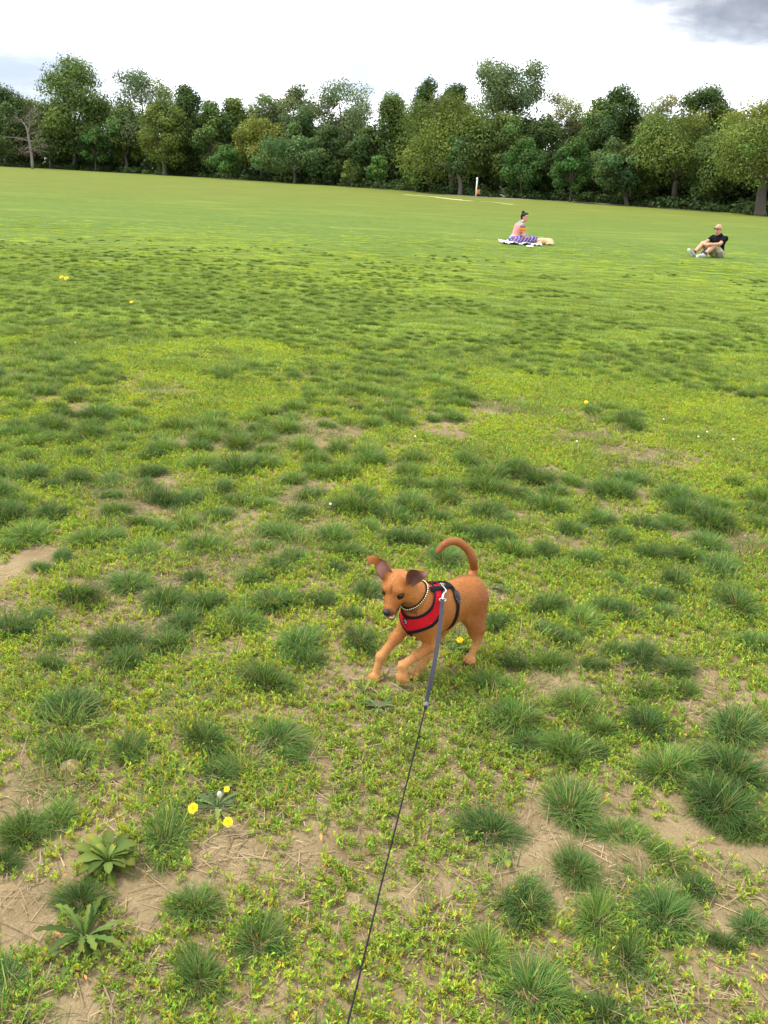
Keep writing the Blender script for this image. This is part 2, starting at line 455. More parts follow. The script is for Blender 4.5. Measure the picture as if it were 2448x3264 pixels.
# ------------------------------------------------------------------ trees
def tube_np(mb, pts, r0, r1, seg, col):
    mb.tube(pts, np.linspace(r0, r1, len(pts)), seg, col)
def leaf_faces(P, N, size, col, rng):
    """one small bent rhombus per point"""
    n = len(P)
    a = rng.normal(size=(n, 3)); a -= N * (a * N).sum(1)[:, None]; a /= np.linalg.norm(a, axis=1)[:, None]
    b = np.cross(N, a); s = (size * (0.55 + 0.9 * rng.random(n)))[:, None]; w = 0.45 + 0.4 * rng.random(n)[:, None]
    fold = N * s * (rng.random(n)[:, None] * 0.5 - 0.1)
    V = np.stack([P - a * s, P + b * s * w + fold, P + a * s, P - b * s * w + fold], 1).reshape(-1, 3)
    i = np.arange(n)[:, None] * 4
    T = np.concatenate([i + [0, 1, 2], i + [0, 2, 3]])
    return V, T, np.repeat(col, 4, 0)
def lobe_points(lobes, n, rng):
    C = np.array([l[0] for l in lobes]); R = np.array([l[1] for l in lobes])
    w = R ** 2; k = rng.choice(len(R), n, p=w / w.sum())
    d = rng.normal(size=(n, 3)); d /= np.linalg.norm(d, axis=1)[:, None]
    rr = R[k] * (0.35 + 0.65 * rng.random(n) ** 0.45) * (1 + 0.18 * rng.normal(size=n))
    P = C[k] + d * rr[:, None] * np.array([1, 1, 0.78])
    N = d * 1.0 + rng.normal(size=(n, 3)) * 0.42 + np.array([0, 0, 0.35]); N /= np.linalg.norm(N, axis=1)[:, None]
    return P, N, k
PROFILE = {
    'round': lambda t: np.sqrt(np.maximum(1 - (2 * t - 1) ** 2, 0)),
    'egg': lambda t: np.sqrt(np.maximum(1 - (2 * t ** 0.8 - 1) ** 2, 0)),
    'cone': lambda t: np.maximum(1 - t, 0) ** 0.75 * np.minimum(t * 6 + 0.4, 1),
    'broad': lambda t: np.maximum(1 - (np.abs(t - 0.45) / 0.56) ** 2.6, 0) ** 0.5,
    'vase': lambda t: np.maximum(1 - (np.abs(t - 0.62) / 0.64) ** 2.2, 0) ** 0.6,
}
COLORS = {  # foliage
    'mid': (0.108, 0.160, 0.042), 'dark': (0.066, 0.108, 0.032), 'sat': (0.072, 0.142, 0.036), 'olive': (0.126, 0.168, 0.038),
    'yellow': (0.165, 0.185, 0.036), 'grey': (0.125, 0.166, 0.072), 'pale': (0.220, 0.235, 0.100), 'cool': (0.084, 0.142, 0.050), 'bright': (0.098, 0.182, 0.044)}
def add_tree(rng, px, top, base_px, hw, bottom, ckey, shape, label, dens=1.0, trunk_px=None, back=0.0, forks=4, lean=0.0, group=None, name='tree', lobes_n=None):
    """px: crown centre column; top, bottom: rows of crown top and crown underside; base_px: where the foot stands (None: behind the edge by `back` metres)"""
    if base_px is not None: base = onz(*base_px)
    else:
        e = edge_at(px); base = e * np.array([1, 1, 0]) * (1 + back / np.linalg.norm(e[:2]))
    base[2] = gz(base[0], base[1])
    w = (base - CP) @ cF; mpp = w / FPX                      # metres per photo pixel there
    tp = ony(px, top, base[1]); bt = ony(px, bottom, base[1])
    H = tp[2] - base[2]; zb = bt[2] - base[2]; W = hw * mpp
    off = np.array([tp[0] + (bt[0] - tp[0]) * 0.5 - base[0], 0])
    root = empty(name, tuple(base), label, 'tree', group)
    # crown lobes
    prof = PROFILE[shape]; L = []
    nl = lobes_n or int(np.clip(10 + hw * 0.28, 12, 46))
    hgt = H - zb
    for i in range(nl):
        t = (i + rng.random()) / nl
        rad = prof(np.array(0.06 + 0.9 * t)) * W; ang = rng.random() * 2 * math.pi + i * 2.4
        lr = np.clip(W * (0.24 + 0.20 * rng.random()), 0.12 * hgt, 0.5 * W + 0.1)
        lr = min(lr, 0.24 * hgt)
        q = max(rad - lr * 0.75, 0) * (0.50 + 0.62 * rng.random() ** 0.6)
        zz = zb + lr * 0.6 + (hgt - lr * 1.35) * t
        L.append((np.array([off[0] + math.cos(ang) * q, off[1] + math.sin(ang) * q, zz]), lr))
    apx = (2 * hw) * (bottom - top) * 0.0984
    n = int(np.clip(3.4 * apx * dens, 900, 18000))
    P, N, k = lobe_points(L, n, rng)
    P[:, 2] = np.maximum(P[:, 2], 0.15)
    base_c = np.array(COLORS[ckey])
    lobe_v = 1 + 0.19 * rng.normal(size=(len(L), 1)); hue = rng.normal(size=(len(L), 1)) * 0.09
    col = base_c * lobe_v[k] * (1 + 0.14 * rng.normal(size=(n, 1))) * (1 + hue[k] * np.array([1, 0, -0.6]))
    col = np.clip(col, base_c * 0.35, base_c * 2)
    size = np.clip(1.5 / 0.3137 * mpp, 0.08, 0.60) * (1.0 if dens > 0.75 else 0.85)
    V, T, C = leaf_faces(P, N, size * 0.72, col, rng)
    obj('crown', mk_mesh('crown', V, T, M_LEAF, False, C), root)
    # trunk and limbs
    mb = MB(); tw = (trunk_px or max(5, hw * 0.12)) * mpp / 2
    bc = np.array((0.085, 0.072, 0.058)) * (0.8 + 0.5 * rng.random())
    fork_h = zb + 0.12 * hgt if zb > 0.5 else 0.5
    s0 = np.array([0, 0, -0.1]); s1 = np.array([off[0] * 0.35 + lean * fork_h, 0, fork_h])
    pts = spline([s0, s0 * 0.5 + s1 * 0.5 + np.array([rng.normal() * tw * 0.5, 0, 0]), s1], 8)
    mb.tube(pts, tw * np.array([1.5, 1.12, 1.02, 0.98, 0.94, 0.9, 0.87, 0.84]), 9, bc)
    order = sorted(range(len(L)), key=lambda i: -L[i][1])[:forks + 3]
    for i in order:
        c = L[i][0]; mid = s1 * 0.55 + c * 0.45 + np.array([0, 0, 0.08 * hgt])
        pts = spline([s1 - np.array([0, 0, 0.05]), mid, c], 7)
        mb.tube(pts, np.linspace(tw * 0.62, tw * 0.10, 7), 6, bc)
    obj('trunk', mb.mesh('trunk', M_BARK), root)
    return root

def build_trees():
    rng = np.random.default_rng(11)
    B = 'tree crowns standing behind the front row of the wood'
    T = lambda *a, **k: add_tree(rng, *a, **k)
    # back rows (foot hidden)
    T(25, 268, None, 85, 480, 'dark', 'round', 'very dark rounded tree behind the bare dead tree', back=9)
    T(-70, 300, None, 110, 500, 'dark', 'round', 'dark spreading tree filling the wood left of the dead tree', back=12)
    T(20, 350, None, 78, 515, 'dark', 'broad', 'low dark tree close behind the dead tree', back=4)
    T(236, 167, None, 122, 505, 'mid', 'egg', 'tallest broad tree with billowing mid green crown near the dead tree', back=7, dens=1.15, lobes_n=52)
    T(160, 330, None, 70, 510, 'mid', 'egg', 'mid green tree at the foot of the tallest broad tree', back=5)
    T(463, 209, None, 96, 500, 'grey', 'vase', 'tall loose grey green crown beside the tallest broad tree', back=12, dens=0.75)
    T(400, 340, None, 80, 520, 'mid', 'egg', 'mid green tree filling the gap below two tall crowns', back=8)
    T(597, 263, None, 64, 520, 'dark', 'egg', 'dark narrow crown between the grey green crown and the olive trees', back=10)
    T(680, 312, None, 66, 540, 'mid', 'egg', 'mid green crown above the round lawn-edge tree', back=8)
    T(745, 303, None, 62, 540, 'olive', 'egg', 'olive green crown rising over the yellow green spreading tree', back=14)
    T(850, 287, None, 66, 540, 'grey', 'vase', 'grey green feathery crown behind the yellow green spreading tree', back=16, dens=0.85)
    T(833, 371, None, 96, 520, 'yellow', 'broad', 'yellow green spreading tree behind the fork-trunked tree', back=5)
    T(960, 262, None, 62, 540, 'grey', 'vase', 'grey green crown leaning on the taller crown with sky gaps', back=14, dens=0.85)
    T(968, 345, None, 66, 560, 'dark', 'egg', 'dark green crown rising behind the fork-trunked tree', back=8)
    T(1090, 243, None, 106, 540, 'grey', 'vase', 'tall grey green crown with sky showing through its limbs', back=15, dens=0.62, lobes_n=44)
    T(1050, 395, None, 66, 575, 'dark', 'egg', 'dark understorey tree below the crown with sky gaps', back=6)
    T(1180, 395, None, 78, 590, 'dark', 'egg', 'dark tree in the hollow behind the bright round sapling', back=7)
    T(1243, 285, None, 66, 570, 'mid', 'egg', 'mid green crown left of the great olive tree', back=11)
    T(1362, 244, None, 52, 500, 'dark', 'egg', 'dark crown poking out above the great olive tree', back=14)
    T(1450, 258, None, 70, 500, 'dark', 'egg', 'dark ragged crown between the great olive tree and the tall vase shaped tree', back=14)
    T(1437, 280, None, 188, 590, 'olive', 'broad', 'great olive green tree with many heaped lobes', back=6, dens=1.0, lobes_n=60)
    T(1626, 177, None, 118, 375, 'grey', 'vase', 'tall vase shaped grey green tree standing clear above the wood', back=13, dens=0.8, lobes_n=46, forks=9)
    T(1600, 350, None, 100, 600, 'mid', 'egg', 'mid green tree under the tall vase shaped tree', back=8)
    T(1720, 370, None, 80, 610, 'dark', 'egg', 'dark tree between the two egg shaped lawn-edge trees', back=7)
    T(1790, 282, None, 66, 560, 'pale', 'vase', 'pale yellow green thin crown right of the tall vase shaped tree', back=14, dens=0.6)
    T(1890, 345, None, 88, 610, 'dark', 'egg', 'dark bulky tree behind the second egg shaped tree', back=8)
    T(1900, 300, None, 60, 560, 'olive', 'egg', 'olive crown tucked beside the dark round topped tree', back=12, dens=0.8)
    T(1966, 264, None, 72, 560, 'dark', 'round', 'dark round topped tree between two pale thin crowns', back=14)
    T(2090, 286, None, 66, 560, 'pale', 'vase', 'pale thin crown left of the flat topped dark tree', back=16, dens=0.6)
    T(2070, 380, None, 85, 620, 'mid', 'egg', 'mid green tree left of the big spreading trees', back=7)
    T(2240, 258, None, 94, 560, 'dark', 'broad', 'flat topped dark tree above the big spreading trees', back=13)
    T(2400, 300, None, 140, 600, 'yellow', 'broad', 'yellow green crown behind the thick trunked tree', back=9)
    T(2560, 270, None, 140, 620, 'olive', 'broad', 'olive crown at the end of the wood past the thick trunked tree', back=10)
    T(2470, 232, None, 40, 480, 'pale', 'vase', 'wispy pale top rising behind the yellow green crown', back=20, dens=0.45)
    T(1330, 430, None, 60, 600, 'mid', 'egg', 'mid green tree below the great olive tree beside a small conical tree', back=4, dens=0.8)
    T(2270, 420, None, 90, 640, 'mid', 'egg', 'mid green tree between the two big spreading trees', back=6)
    T(560, 430, None, 75, 550, 'dark', 'egg', 'dark tree behind the twin trunked olive tree', back=6)
    # filler trees in the middle of the wood, alike and half hidden
    for i, px in enumerate(range(-80, 2700, 96)):
        top = np.interp(px, [0, 250, 500, 800, 1100, 1300, 1700, 2100, 2500], [330, 300, 330, 340, 350, 330, 370, 360, 350]) + rng.normal() * 18
        T(px + rng.normal() * 15, top, None, 78 + 20 * rng.random(), np.interp(px, [0, 1224, 2448], [500, 575, 640]), ('mid', 'dark', 'mid', 'cool', 'olive')[i % 5], 'egg', 'half hidden green tree filling the middle of the wood', back=16 + 5 * rng.random(), dens=0.55, group='half hidden trees in the middle of the wood')
    # lawn-edge trees, feet visible
    T(526, 312, (526, 559), 87, 528, 'olive', 'egg', 'twin trunked olive green tree with a tall egg shaped crown', trunk_px=13, lobes_n=42)
    T(304, 399, (304, 546), 49, 517, 'sat', 'egg', 'small round deep green tree on a thin pale trunk near the dead tree', trunk_px=4)
    T(216, 461, (258, 541), 42, 512, 'mid', 'broad', 'low leaning bushy tree beside the small round deep green tree', trunk_px=5, dens=0.8)
    T(724, 458, (722, 572), 52, 555, 'sat', 'egg', 'small round deep green tree below the yellow green spreading tree', trunk_px=4)
    T(935, 429, (940, 585), 134, 558, 'cool', 'broad', 'fork-trunked spreading tree with wide low crown', trunk_px=11, lobes_n=44)
    T(1106, 509, (1105, 597), 30, 582, 'olive', 'cone', 'little olive green conical tree on the lawn edge', trunk_px=3)
    T(1208, 492, (1211, 604), 37, 576, 'bright', 'egg', 'bright green round young tree on a thin trunk', trunk_px=4)
    T(1327, 533, (1323, 612), 25, 592, 'bright', 'cone', 'little bright green conical tree left of the slender leaning tree', trunk_px=3)
    T(1457, 427, (1466, 623), 52, 560, 'cool', 'vase', 'slender tree with pale leaning trunk beside the white post', trunk_px=13, dens=0.8, lean=-0.12)
    T(1667, 434, (1655, 634), 66, 607, 'sat', 'egg', 'egg shaped deep green tree right of the white post', trunk_px=7, lobes_n=34)
    T(1826, 434, (1816, 644), 67, 611, 'sat', 'egg', 'second egg shaped deep green tree from the white post', trunk_px=7, lobes_n=34)
    T(1970, 437, (2001, 655), 88, 610, 'cool', 'broad', 'cool green broad tree between the egg shaped trees and the big spreading tree', trunk_px=14)
    T(2150, 336, (2152, 664), 142, 607, 'olive', 'broad', 'big spreading olive tree on a stout grey trunk', trunk_px=19, lobes_n=50)
    T(2440, 352, (2423, 688), 165, 605, 'olive', 'broad', 'big spreading tree with the thickest trunk at the path', trunk_px=32, lobes_n=54)
    T(2203, 605, (2193, 665), 11, 634, 'bright', 'egg', 'tiny bright green sapling beside a short grey post', trunk_px=2, lobes_n=12)
    # bare dead tree
    base = onz(104, 538.5); mpp = ((base - CP) @ cF) / FPX; mb = MB()
    bc = np.array((0.20, 0.178, 0.155)); G = lambda x, y: np.array(ony(x, y, base[1])) - base
    root = empty('dead_tree', tuple(base), 'bare dead tree with pale forked trunk and twiggy brown top', 'tree')
    def limb(P, r0, r1, wob=0.0, dy=0.0):
        Q = [G(*p) + np.array([0, dy * i, 0]) for i, p in enumerate(P)]
        mb.tube(spline(Q, 10), np.linspace(r0 * mpp, r1 * mpp, 10), 6, bc); return Q
    limb([(104, 540), (100, 490), (93, 450), (90, 428)], 5, 3.4)
    limb([(90, 430), (80, 405), (66, 390), (55, 378)], 2.8, 0.7, dy=0.5); limb([(90, 428), (97, 400), (102, 380), (104, 352)], 2.8, 0.7, dy=-.4)
    tops = [((66, 390), (50, 372)), ((104, 380), (122, 360)), ((100, 400), (118, 385)), ((94, 452), (125, 452)), ((96, 470), (60, 478)),
            ((97, 480), (130, 484)), ((92, 450), (45, 440)), ((80, 405), (84, 370)), ((104, 360), (95, 345)), ((96, 476), (150, 465)), ((90, 430), (120, 420)), ((98, 485), (70, 492))]
    for a, b in tops:
        m_ = ((a[0] + b[0]) / 2 + rng.normal() * 3, (a[1] + b[1]) / 2 - 4)
        limb([a, m_, b], 1.5, 0.4, dy=rng.normal() * 0.8)
        for q in range(9):
            u = 0.25 + 0.75 * rng.random(); s = (a[0] + (b[0] - a[0]) * u, a[1] + (b[1] - a[1]) * u); an = rng.random() * 6.28
            limb([s, (s[0] + 7 * math.cos(an), s[1] + 6 * math.sin(an) - 3), (s[0] + 15 * math.cos(an + .3), s[1] + 13 * math.sin(an) - 4)], 0.6, 0.22, dy=rng.normal() * 0.6)
    obj('trunk', mb.mesh('trunk', M_BARK), root)
    n = 900; k = rng.integers(0, len(tops), n); u = 0.3 + 0.9 * rng.random(n)
    P = np.array([G(tops[i][0][0] + (tops[i][1][0] - tops[i][0][0]) * q + rng.normal() * 8, tops[i][0][1] + (tops[i][1][1] - tops[i][0][1]) * q + rng.normal() * 7) for i, q in zip(k, u)])
    P[:, 1] += rng.normal(size=n) * 1.2; N = rng.normal(size=(n, 3)); N /= np.linalg.norm(N, axis=1)[:, None]
    col = np.array((0.080, 0.066, 0.048)) * (1 + 0.25 * rng.normal(size=(n, 1)))
    V, Tt, C = leaf_faces(P, N, 0.12, np.clip(col, 0.02, 0.2), rng); obj('twigs', mk_mesh('twigs', V, Tt, M_LEAF, False, C), root)

    # undergrowth along the edge and, added behind it, dark leaf masses that shut out the sky
    def mass(name, label, n, d0, d1, z0, z1, size, base_c, lob, lr):
        E = spline(EDGE, 400); out = E / np.linalg.norm(E, axis=1)[:, None]; LL = []
        for _ in range(lob):
            i = rng.integers(0, 400); d = d0 + (d1 - d0) * rng.random(); p = E[i] + out[i] * d
            r = lr * (0.6 + 0.8 * rng.random()); LL.append((np.array([p[0], p[1], z0 + (z1 - z0) * rng.random() ** 1.3]), r))
        P, N, k = lobe_points(LL, n, rng); P[:, 2] = np.abs(P[:, 2]) + 0.03
        lv = 1 + 0.2 * rng.normal(size=(len(LL), 1))
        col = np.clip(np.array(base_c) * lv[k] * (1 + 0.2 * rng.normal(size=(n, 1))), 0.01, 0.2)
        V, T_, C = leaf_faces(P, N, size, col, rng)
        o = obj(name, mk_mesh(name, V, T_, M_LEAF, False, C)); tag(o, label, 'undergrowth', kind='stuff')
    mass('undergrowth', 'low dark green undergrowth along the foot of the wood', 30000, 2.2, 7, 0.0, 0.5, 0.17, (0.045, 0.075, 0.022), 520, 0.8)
    mass('low_sky_screen', 'added dark brush blocking the sky between the tree trunks', 45000, 6, 26, 0.0, 3.0, 0.24, (0.034, 0.055, 0.018), 900, 1.5)  # leaf mass added to stop sky showing under the crowns
    mass('wood_sky_screen', 'dense dark thicket added to block the sky inside the wood', 80000, 12, 42, 0.5, 8, 0.30, (0.040, 0.066, 0.020), 1500, 2.3)  # leaf mass added at the back to keep the wood dark

# ------------------------------------------------------------------ small things at the far edge
def build_edge_things():
    M_W = plain('white_paint', (0.62, 0.63, 0.64), 0.5, scale=9); M_OR = plain('orange_cloth', (0.75, 0.16, 0.02), 0.8, scale=20)
    M_GR = plain('grey_wood', (0.22, 0.20, 0.17), 0.9, scale=14)
    b = onz(1516, 630); mpp = ((b - CP) @ cF) / FPX; L = lambda x, y, dy=0: np.array(ony(x, y, b[1] + dy)) - b
    r = empty('white_post', tuple(b), 'white painted post with slanted cap at the wood edge', 'post')
    mb = MB(); mb.tube([L(1516.5, 632), L(1518.8, 600), L(1521.5, 571)], np.array([2.3, 2.3, 2.3]) * mpp, 12); obj('pole', mb.mesh('pole', M_W), r)
    mb = MB(); mb.tube(spline([L(1517.6, 571.5), L(1520.5, 570), L(1523.2, 565.2)], 6), np.array([1.6, 2.5, 3, 3, 2.3, .6]) * mpp, 10); obj('cap', mb.mesh('cap', M_W), r)
    # orange cloth hung at the post
    V = []; n = 9
    for i in range(n):
        for j in range(n):
            u, v = i / (n - 1), j / (n - 1)
            p = L(1520.3 + 9.5 * u - 1.2 * v, 604.5 + 14 * v + 1.2 * math.sin(u * 6.3) * (1 - v), 0.12 + 0.06 * math.sin(u * 9 + v * 3)); V.append(p)
    i = np.arange(n - 1)[:, None] * n + np.arange(n - 1)[None]; Q = np.stack([i, i + n, i + n + 1, i + 1], -1).reshape(-1, 4)
    o = obj('hanging_cloth', mk_mesh('hanging_cloth', V, Q, M_OR), None, tuple(b)); tag(o, 'bright orange cloth hanging beside the white post', 'cloth')
    so = o.modifiers.new('thick', 'SOLIDIFY'); so.thickness = 0.02
    # bent grey stub
    b = onz(1606, 633); L2 = lambda x, y: np.array(ony(x, y, b[1])) - b
    mb = MB(); mb.tube(spline([L2(1605, 635), L2(1604.5, 627), L2(1601, 622.5), L2(1593.5, 621.2)], 12), np.linspace(3.2, 1.5, 12) * mpp, 8)
    o = obj('bent_stump', mb.mesh('bent_stump', M_GR), None, tuple(b)); tag(o, 'bent grey wooden stump beside the path', 'stump')
    for x, y, s, by in ((1573.5, 616.5, 2.7, 631), (1603.5, 605.5, 3.0, 632)):
        b = onz(x, by - 5); L3 = lambda xx, yy: np.array(ony(xx, yy, b[1])) - b
        r = empty('round_sign', tuple(b), 'small pale round sign on a thin dark stake, the %s of the two' % ('lower' if s < 2.8 else 'higher'), 'sign')
        mb = MB(); c = L3(x, y); mb.tube([c + [0, -.02, 0], c + [0, .02, 0]], s * mpp, 14); obj('disc', mb.mesh('disc', M_W), r)
        mb = MB(); mb.tube([(c[0], 0.04, -0.05), c + [0, .04, 0]], 0.018, 6); obj('stake', mb.mesh('stake', M_GR), r)
    b = onz(2183, 664); mpp = ((b - CP) @ cF) / FPX
    mb = MB(); mb.tube([(0, 0, -.05), (0, 0, 0.35), (0.01, 0, 16 * mpp)], [2.6 * mpp, 2.5 * mpp, 2.1 * mpp], 8)
    o = obj('stake_post', mb.mesh('stake_post', M_GR), None, tuple(b)); tag(o, 'short grey post beside the tiny sapling', 'post')

# ------------------------------------------------------------------ grass
def blades(rng, n, r_base, h0, h1, spread, wid, cols, curl=0.6, straw=0.06, seg=3, lay=None):
    """n grass blades as narrow bent strips; returns V, Q, T, C"""
    a = rng.random(n) * 2 * math.pi; rb = r_base * np.sqrt(rng.random(n))
    root = np.stack([np.cos(a) * rb, np.sin(a) * rb, np.full(n, -0.004)], 1)
    a2 = a + rng.normal(size=n) * 0.7; lean = (0.15 + spread * (rb / r_base) * (0.4 + rng.random(n))) if lay is None else lay
    d = np.stack([np.cos(a2), np.sin(a2)], 1); Ln = h0 + (h1 - h0) * rng.random(n); w = wid * (0.6 + 0.8 * rng.random(n))
    side = np.stack([-np.sin(a2), np.cos(a2), np.zeros(n)], 1)
    tw = rng.normal(size=(n, 1)) * 0.5; side = side * np.cos(tw) + np.concatenate([d * np.sin(tw) * 0.4, np.zeros((n, 1))], 1)
    V = np.zeros((n, 2 * seg + 1, 3)); p = root.copy(); ang = np.clip(lean, 0, 1.5)
    for s in range(seg + 1):
        f = s / seg; ww = (w * (1 - 0.55 * f) * 0.5)[:, None]
        if s < seg: V[:, 2 * s] = p - side * ww; V[:, 2 * s + 1] = p + side * ww
        else: V[:, 2 * seg] = p
        st = (Ln / seg)[:, None]
        p = p + st * np.concatenate([d * np.sin(ang)[:, None], np.cos(ang)[:, None]], 1)
        ang = np.clip(ang + curl * (0.3 + rng.random(n)) * (0.35 + lean) / seg * 1.6, 0, 2.2)
    c = np.asarray(cols)[rng.integers(0, len(cols), n)] * (1 + 0.18 * rng.normal(size=(n, 1)))
    isd = rng.random(n) < straw; c[isd] = np.array((0.26, 0.20, 0.085)) * (0.7 + 0.5 * rng.random((isd.sum(), 1)))
    C = np.repeat(np.clip(c, 0.008, 0.6)[:, None], 2 * seg + 1, 1)
    C[:, :2] = C[:, :2] * 0.6 + np.array((0.10, 0.10, 0.035)) * 0.4          # pale sheaths
    b = np.arange(n)[:, None] * (2 * seg + 1)
    Q = np.concatenate([b + [2 * s, 2 * s + 1, 2 * s + 3, 2 * s + 2] for s in range(seg - 1)]); T = b + [2 * seg - 2, 2 * seg - 1, 2 * seg]
    return V.reshape(-1, 3), Q, T, C.reshape(-1, 3)
DK = [(0.054, 0.122, 0.026), (0.070, 0.144, 0.031), (0.042, 0.100, 0.028), (0.096, 0.170, 0.036), (0.084, 0.148, 0.046), (0.140, 0.205, 0.058)]
LT = [(0.145, 0.245, 0.052), (0.175, 0.275, 0.058), (0.118, 0.215, 0.052), (0.215, 0.285, 0.060), (0.105, 0.195, 0.048)]
YG = [(0.255, 0.355, 0.046), (0.320, 0.390, 0.050), (0.205, 0.325, 0.046), (0.160, 0.285, 0.044), (0.370, 0.340, 0.062), (0.130, 0.250, 0.040)]

def tuft_mesh(i, rng):
    mb = MB(); n = int(620 + 260 * rng.random()); e = 0.75 + 0.5 * rng.random()
    V, Q, T, C = blades(rng, n, 0.33, 0.28, 0.66, 0.90, 0.0140, DK, 0.95, 0.05); V[:, 0] *= e; V[:, 1] /= e; mb.add(V, Q, T, C)
    mb.add(*blades(rng, 140, 0.44, 0.14, 0.36, 1.1, 0.018, DK + LT, 0.5, 0.22))
    for _ in range(3):                                  # satellites break the round outline
        a = rng.random() * 6.28; V, Q, T, C = blades(rng, 45, 0.14, 0.18, 0.42, 0.9, 0.016, DK + LT[:2], 0.8, 0.1); V += [0.42 * math.cos(a), 0.42 * math.sin(a), 0]; mb.add(V, Q, T, C)
    for _ in range(int(rng.integers(2, 9))):                             # pale seed stalks
        V, Q, T, C = blades(rng, 1, 0.3, 0.5, 0.8, 0.5, 0.011, [(0.24, 0.28, 0.13)], 0.4, 0)
        mb.add(V, Q, T, C)
    return mb.mesh('grass_tuft', M_BLADE, True)        # unit tuft: about 1 wide
def loose_mesh(i, rng):
    mb = MB(); mb.add(*blades(rng, 80, 0.50, 0.22, 0.55, 0.9, 0.016, DK + LT, 0.9, 0.18)); return mb.mesh('grass_loose', M_BLADE, True)
def lawn_mesh(i, rng, cols):
    mb = MB(); mb.add(*blades(rng, 300, 0.60, 0.08, 0.22, 0.9, 0.015, cols, 0.8, 0.07, seg=2)); return mb.mesh('grass_lawn', M_BLADE, True)
def seedling_mesh(i, rng):
    """low leafy ground cover: a few upright stems with small pointed leaves"""
    mb = MB()
    for s in range(int(rng.integers(3, 6))):
        x0 = rng.normal(size=2) * 0.010; hh = 0.010 + 0.022 * rng.random(); ld = rng.normal(size=2) * 0.008
        for q in range(int(rng.integers(4, 8))):
            f = (q + 0.5) / 6; a = rng.random() * 6.28; Lf = 0.008 + 0.010 * rng.random(); w = Lf * (0.30 + 0.14 * rng.random()); el = 0.35 + 0.9 * rng.random()
            b = np.array([x0[0] + ld[0] * f, x0[1] + ld[1] * f, hh * f]); d = np.array([math.cos(a) * math.cos(el), math.sin(a) * math.cos(el), math.sin(el)])
            sd = np.array([-math.sin(a), math.cos(a), 0]); up = np.cross(d, sd) * Lf * 0.12
            V = [b, b + d * Lf * .45 + sd * w * .5 + up, b + d * Lf, b + d * Lf * .45 - sd * w * .5 + up]
            c = np.array(YG[rng.integers(0, len(YG))]) * (0.75 + 0.5 * rng.random())
            if rng.random() < 0.045: c = np.array((0.42, 0.24, 0.06))
            mb.add(V, (), [(0, 1, 2), (0, 2, 3)], c)
    return mb.mesh('seedling', M_BLADE, False)
def straw_mesh(i, rng):
    mb = MB()
    for _ in range(26):
        a = rng.random() * 6.28; p = np.array([rng.normal() * .05, rng.normal() * .05, 0.003 + .004 * rng.random()]); L = 0.006 + 0.030 * rng.random() ** 2
        d = np.array([math.cos(a), math.sin(a), rng.normal() * .12]) * L; sd = np.array([-math.sin(a), math.cos(a), 0]) * 0.0007 * (0.7 + rng.random())
        c = np.array((0.36, 0.28, 0.165)) * (0.5 + 0.7 * rng.random())
        mb.add([p - d - sd, p - d + sd, p + d + sd, p + d - sd], [(0, 1, 2, 3)], (), c)
    return mb.mesh('straw', M_BLADE, False)

def scatter(name, label, P, rotz, scale, tint, protos, flat=1.0):
    """one object whose points carry instances of small plant meshes"""
    me = bpy.data.meshes.new(name); n = len(P); me.vertices.add(n); me.vertices.foreach_set('co', np.asarray(P, np.float32).ravel())
    for nm, arr in (('s', scale), ('rz', rotz), ('tint', tint), ('sz', np.asarray(scale) * flat)):
        a = me.attributes.new(nm, 'FLOAT', 'POINT'); a.data.foreach_set('value', np.asarray(arr, np.float32))
    o = obj(name, me); tag(o, label, 'grass', kind='stuff')
    g = bpy.data.node_groups.new(name, 'GeometryNodeTree')
    g.interface.new_socket('Geometry', in_out='INPUT', socket_type='NodeSocketGeometry'); g.interface.new_socket('Geometry', in_out='OUTPUT', socket_type='NodeSocketGeometry')
    N, L = g.nodes, g.links; gi = N.new('NodeGroupInput'); go = N.new('NodeGroupOutput')
    ip = N.new('GeometryNodeInstanceOnPoints'); jn = N.new('GeometryNodeJoinGeometry')
    for p in protos:
        oi = N.new('GeometryNodeObjectInfo'); oi.inputs['Object'].default_value = p; oi.inputs['As Instance'].default_value = True
        L.new(oi.outputs['Geometry'], jn.inputs[0])
    def attr(nm):
        a = N.new('GeometryNodeInputNamedAttribute'); a.data_type = 'FLOAT'; a.inputs['Name'].default_value = nm; return a.outputs[0]
    cx = N.new('ShaderNodeCombineXYZ'); L.new(attr('rz'), cx.inputs[2])
    er = N.new('FunctionNodeEulerToRotation'); L.new(cx.outputs[0], er.inputs[0])
    L.new(gi.outputs[0], ip.inputs['Points']); L.new(jn.outputs[0], ip.inputs['Instance'])
    ip.inputs['Pick Instance'].default_value = True
    ri = N.new('FunctionNodeRandomValue'); ri.data_type = 'INT'
    ri.inputs[4].default_value = 0; ri.inputs[5].default_value = len(protos) - 1
    L.new(ri.outputs[2], ip.inputs['Instance Index'])
    L.new(er.outputs[0], ip.inputs['Rotation']); sx = attr('s'); cs = N.new('ShaderNodeCombineXYZ'); L.new(sx, cs.inputs[0]); L.new(sx, cs.inputs[1]); L.new(attr('sz'), cs.inputs[2]); L.new(cs.outputs[0], ip.inputs['Scale'])
    L.new(ip.outputs[0], go.inputs[0])
    md = o.modifiers.new('plants', 'NODES'); md.node_group = g
    return o

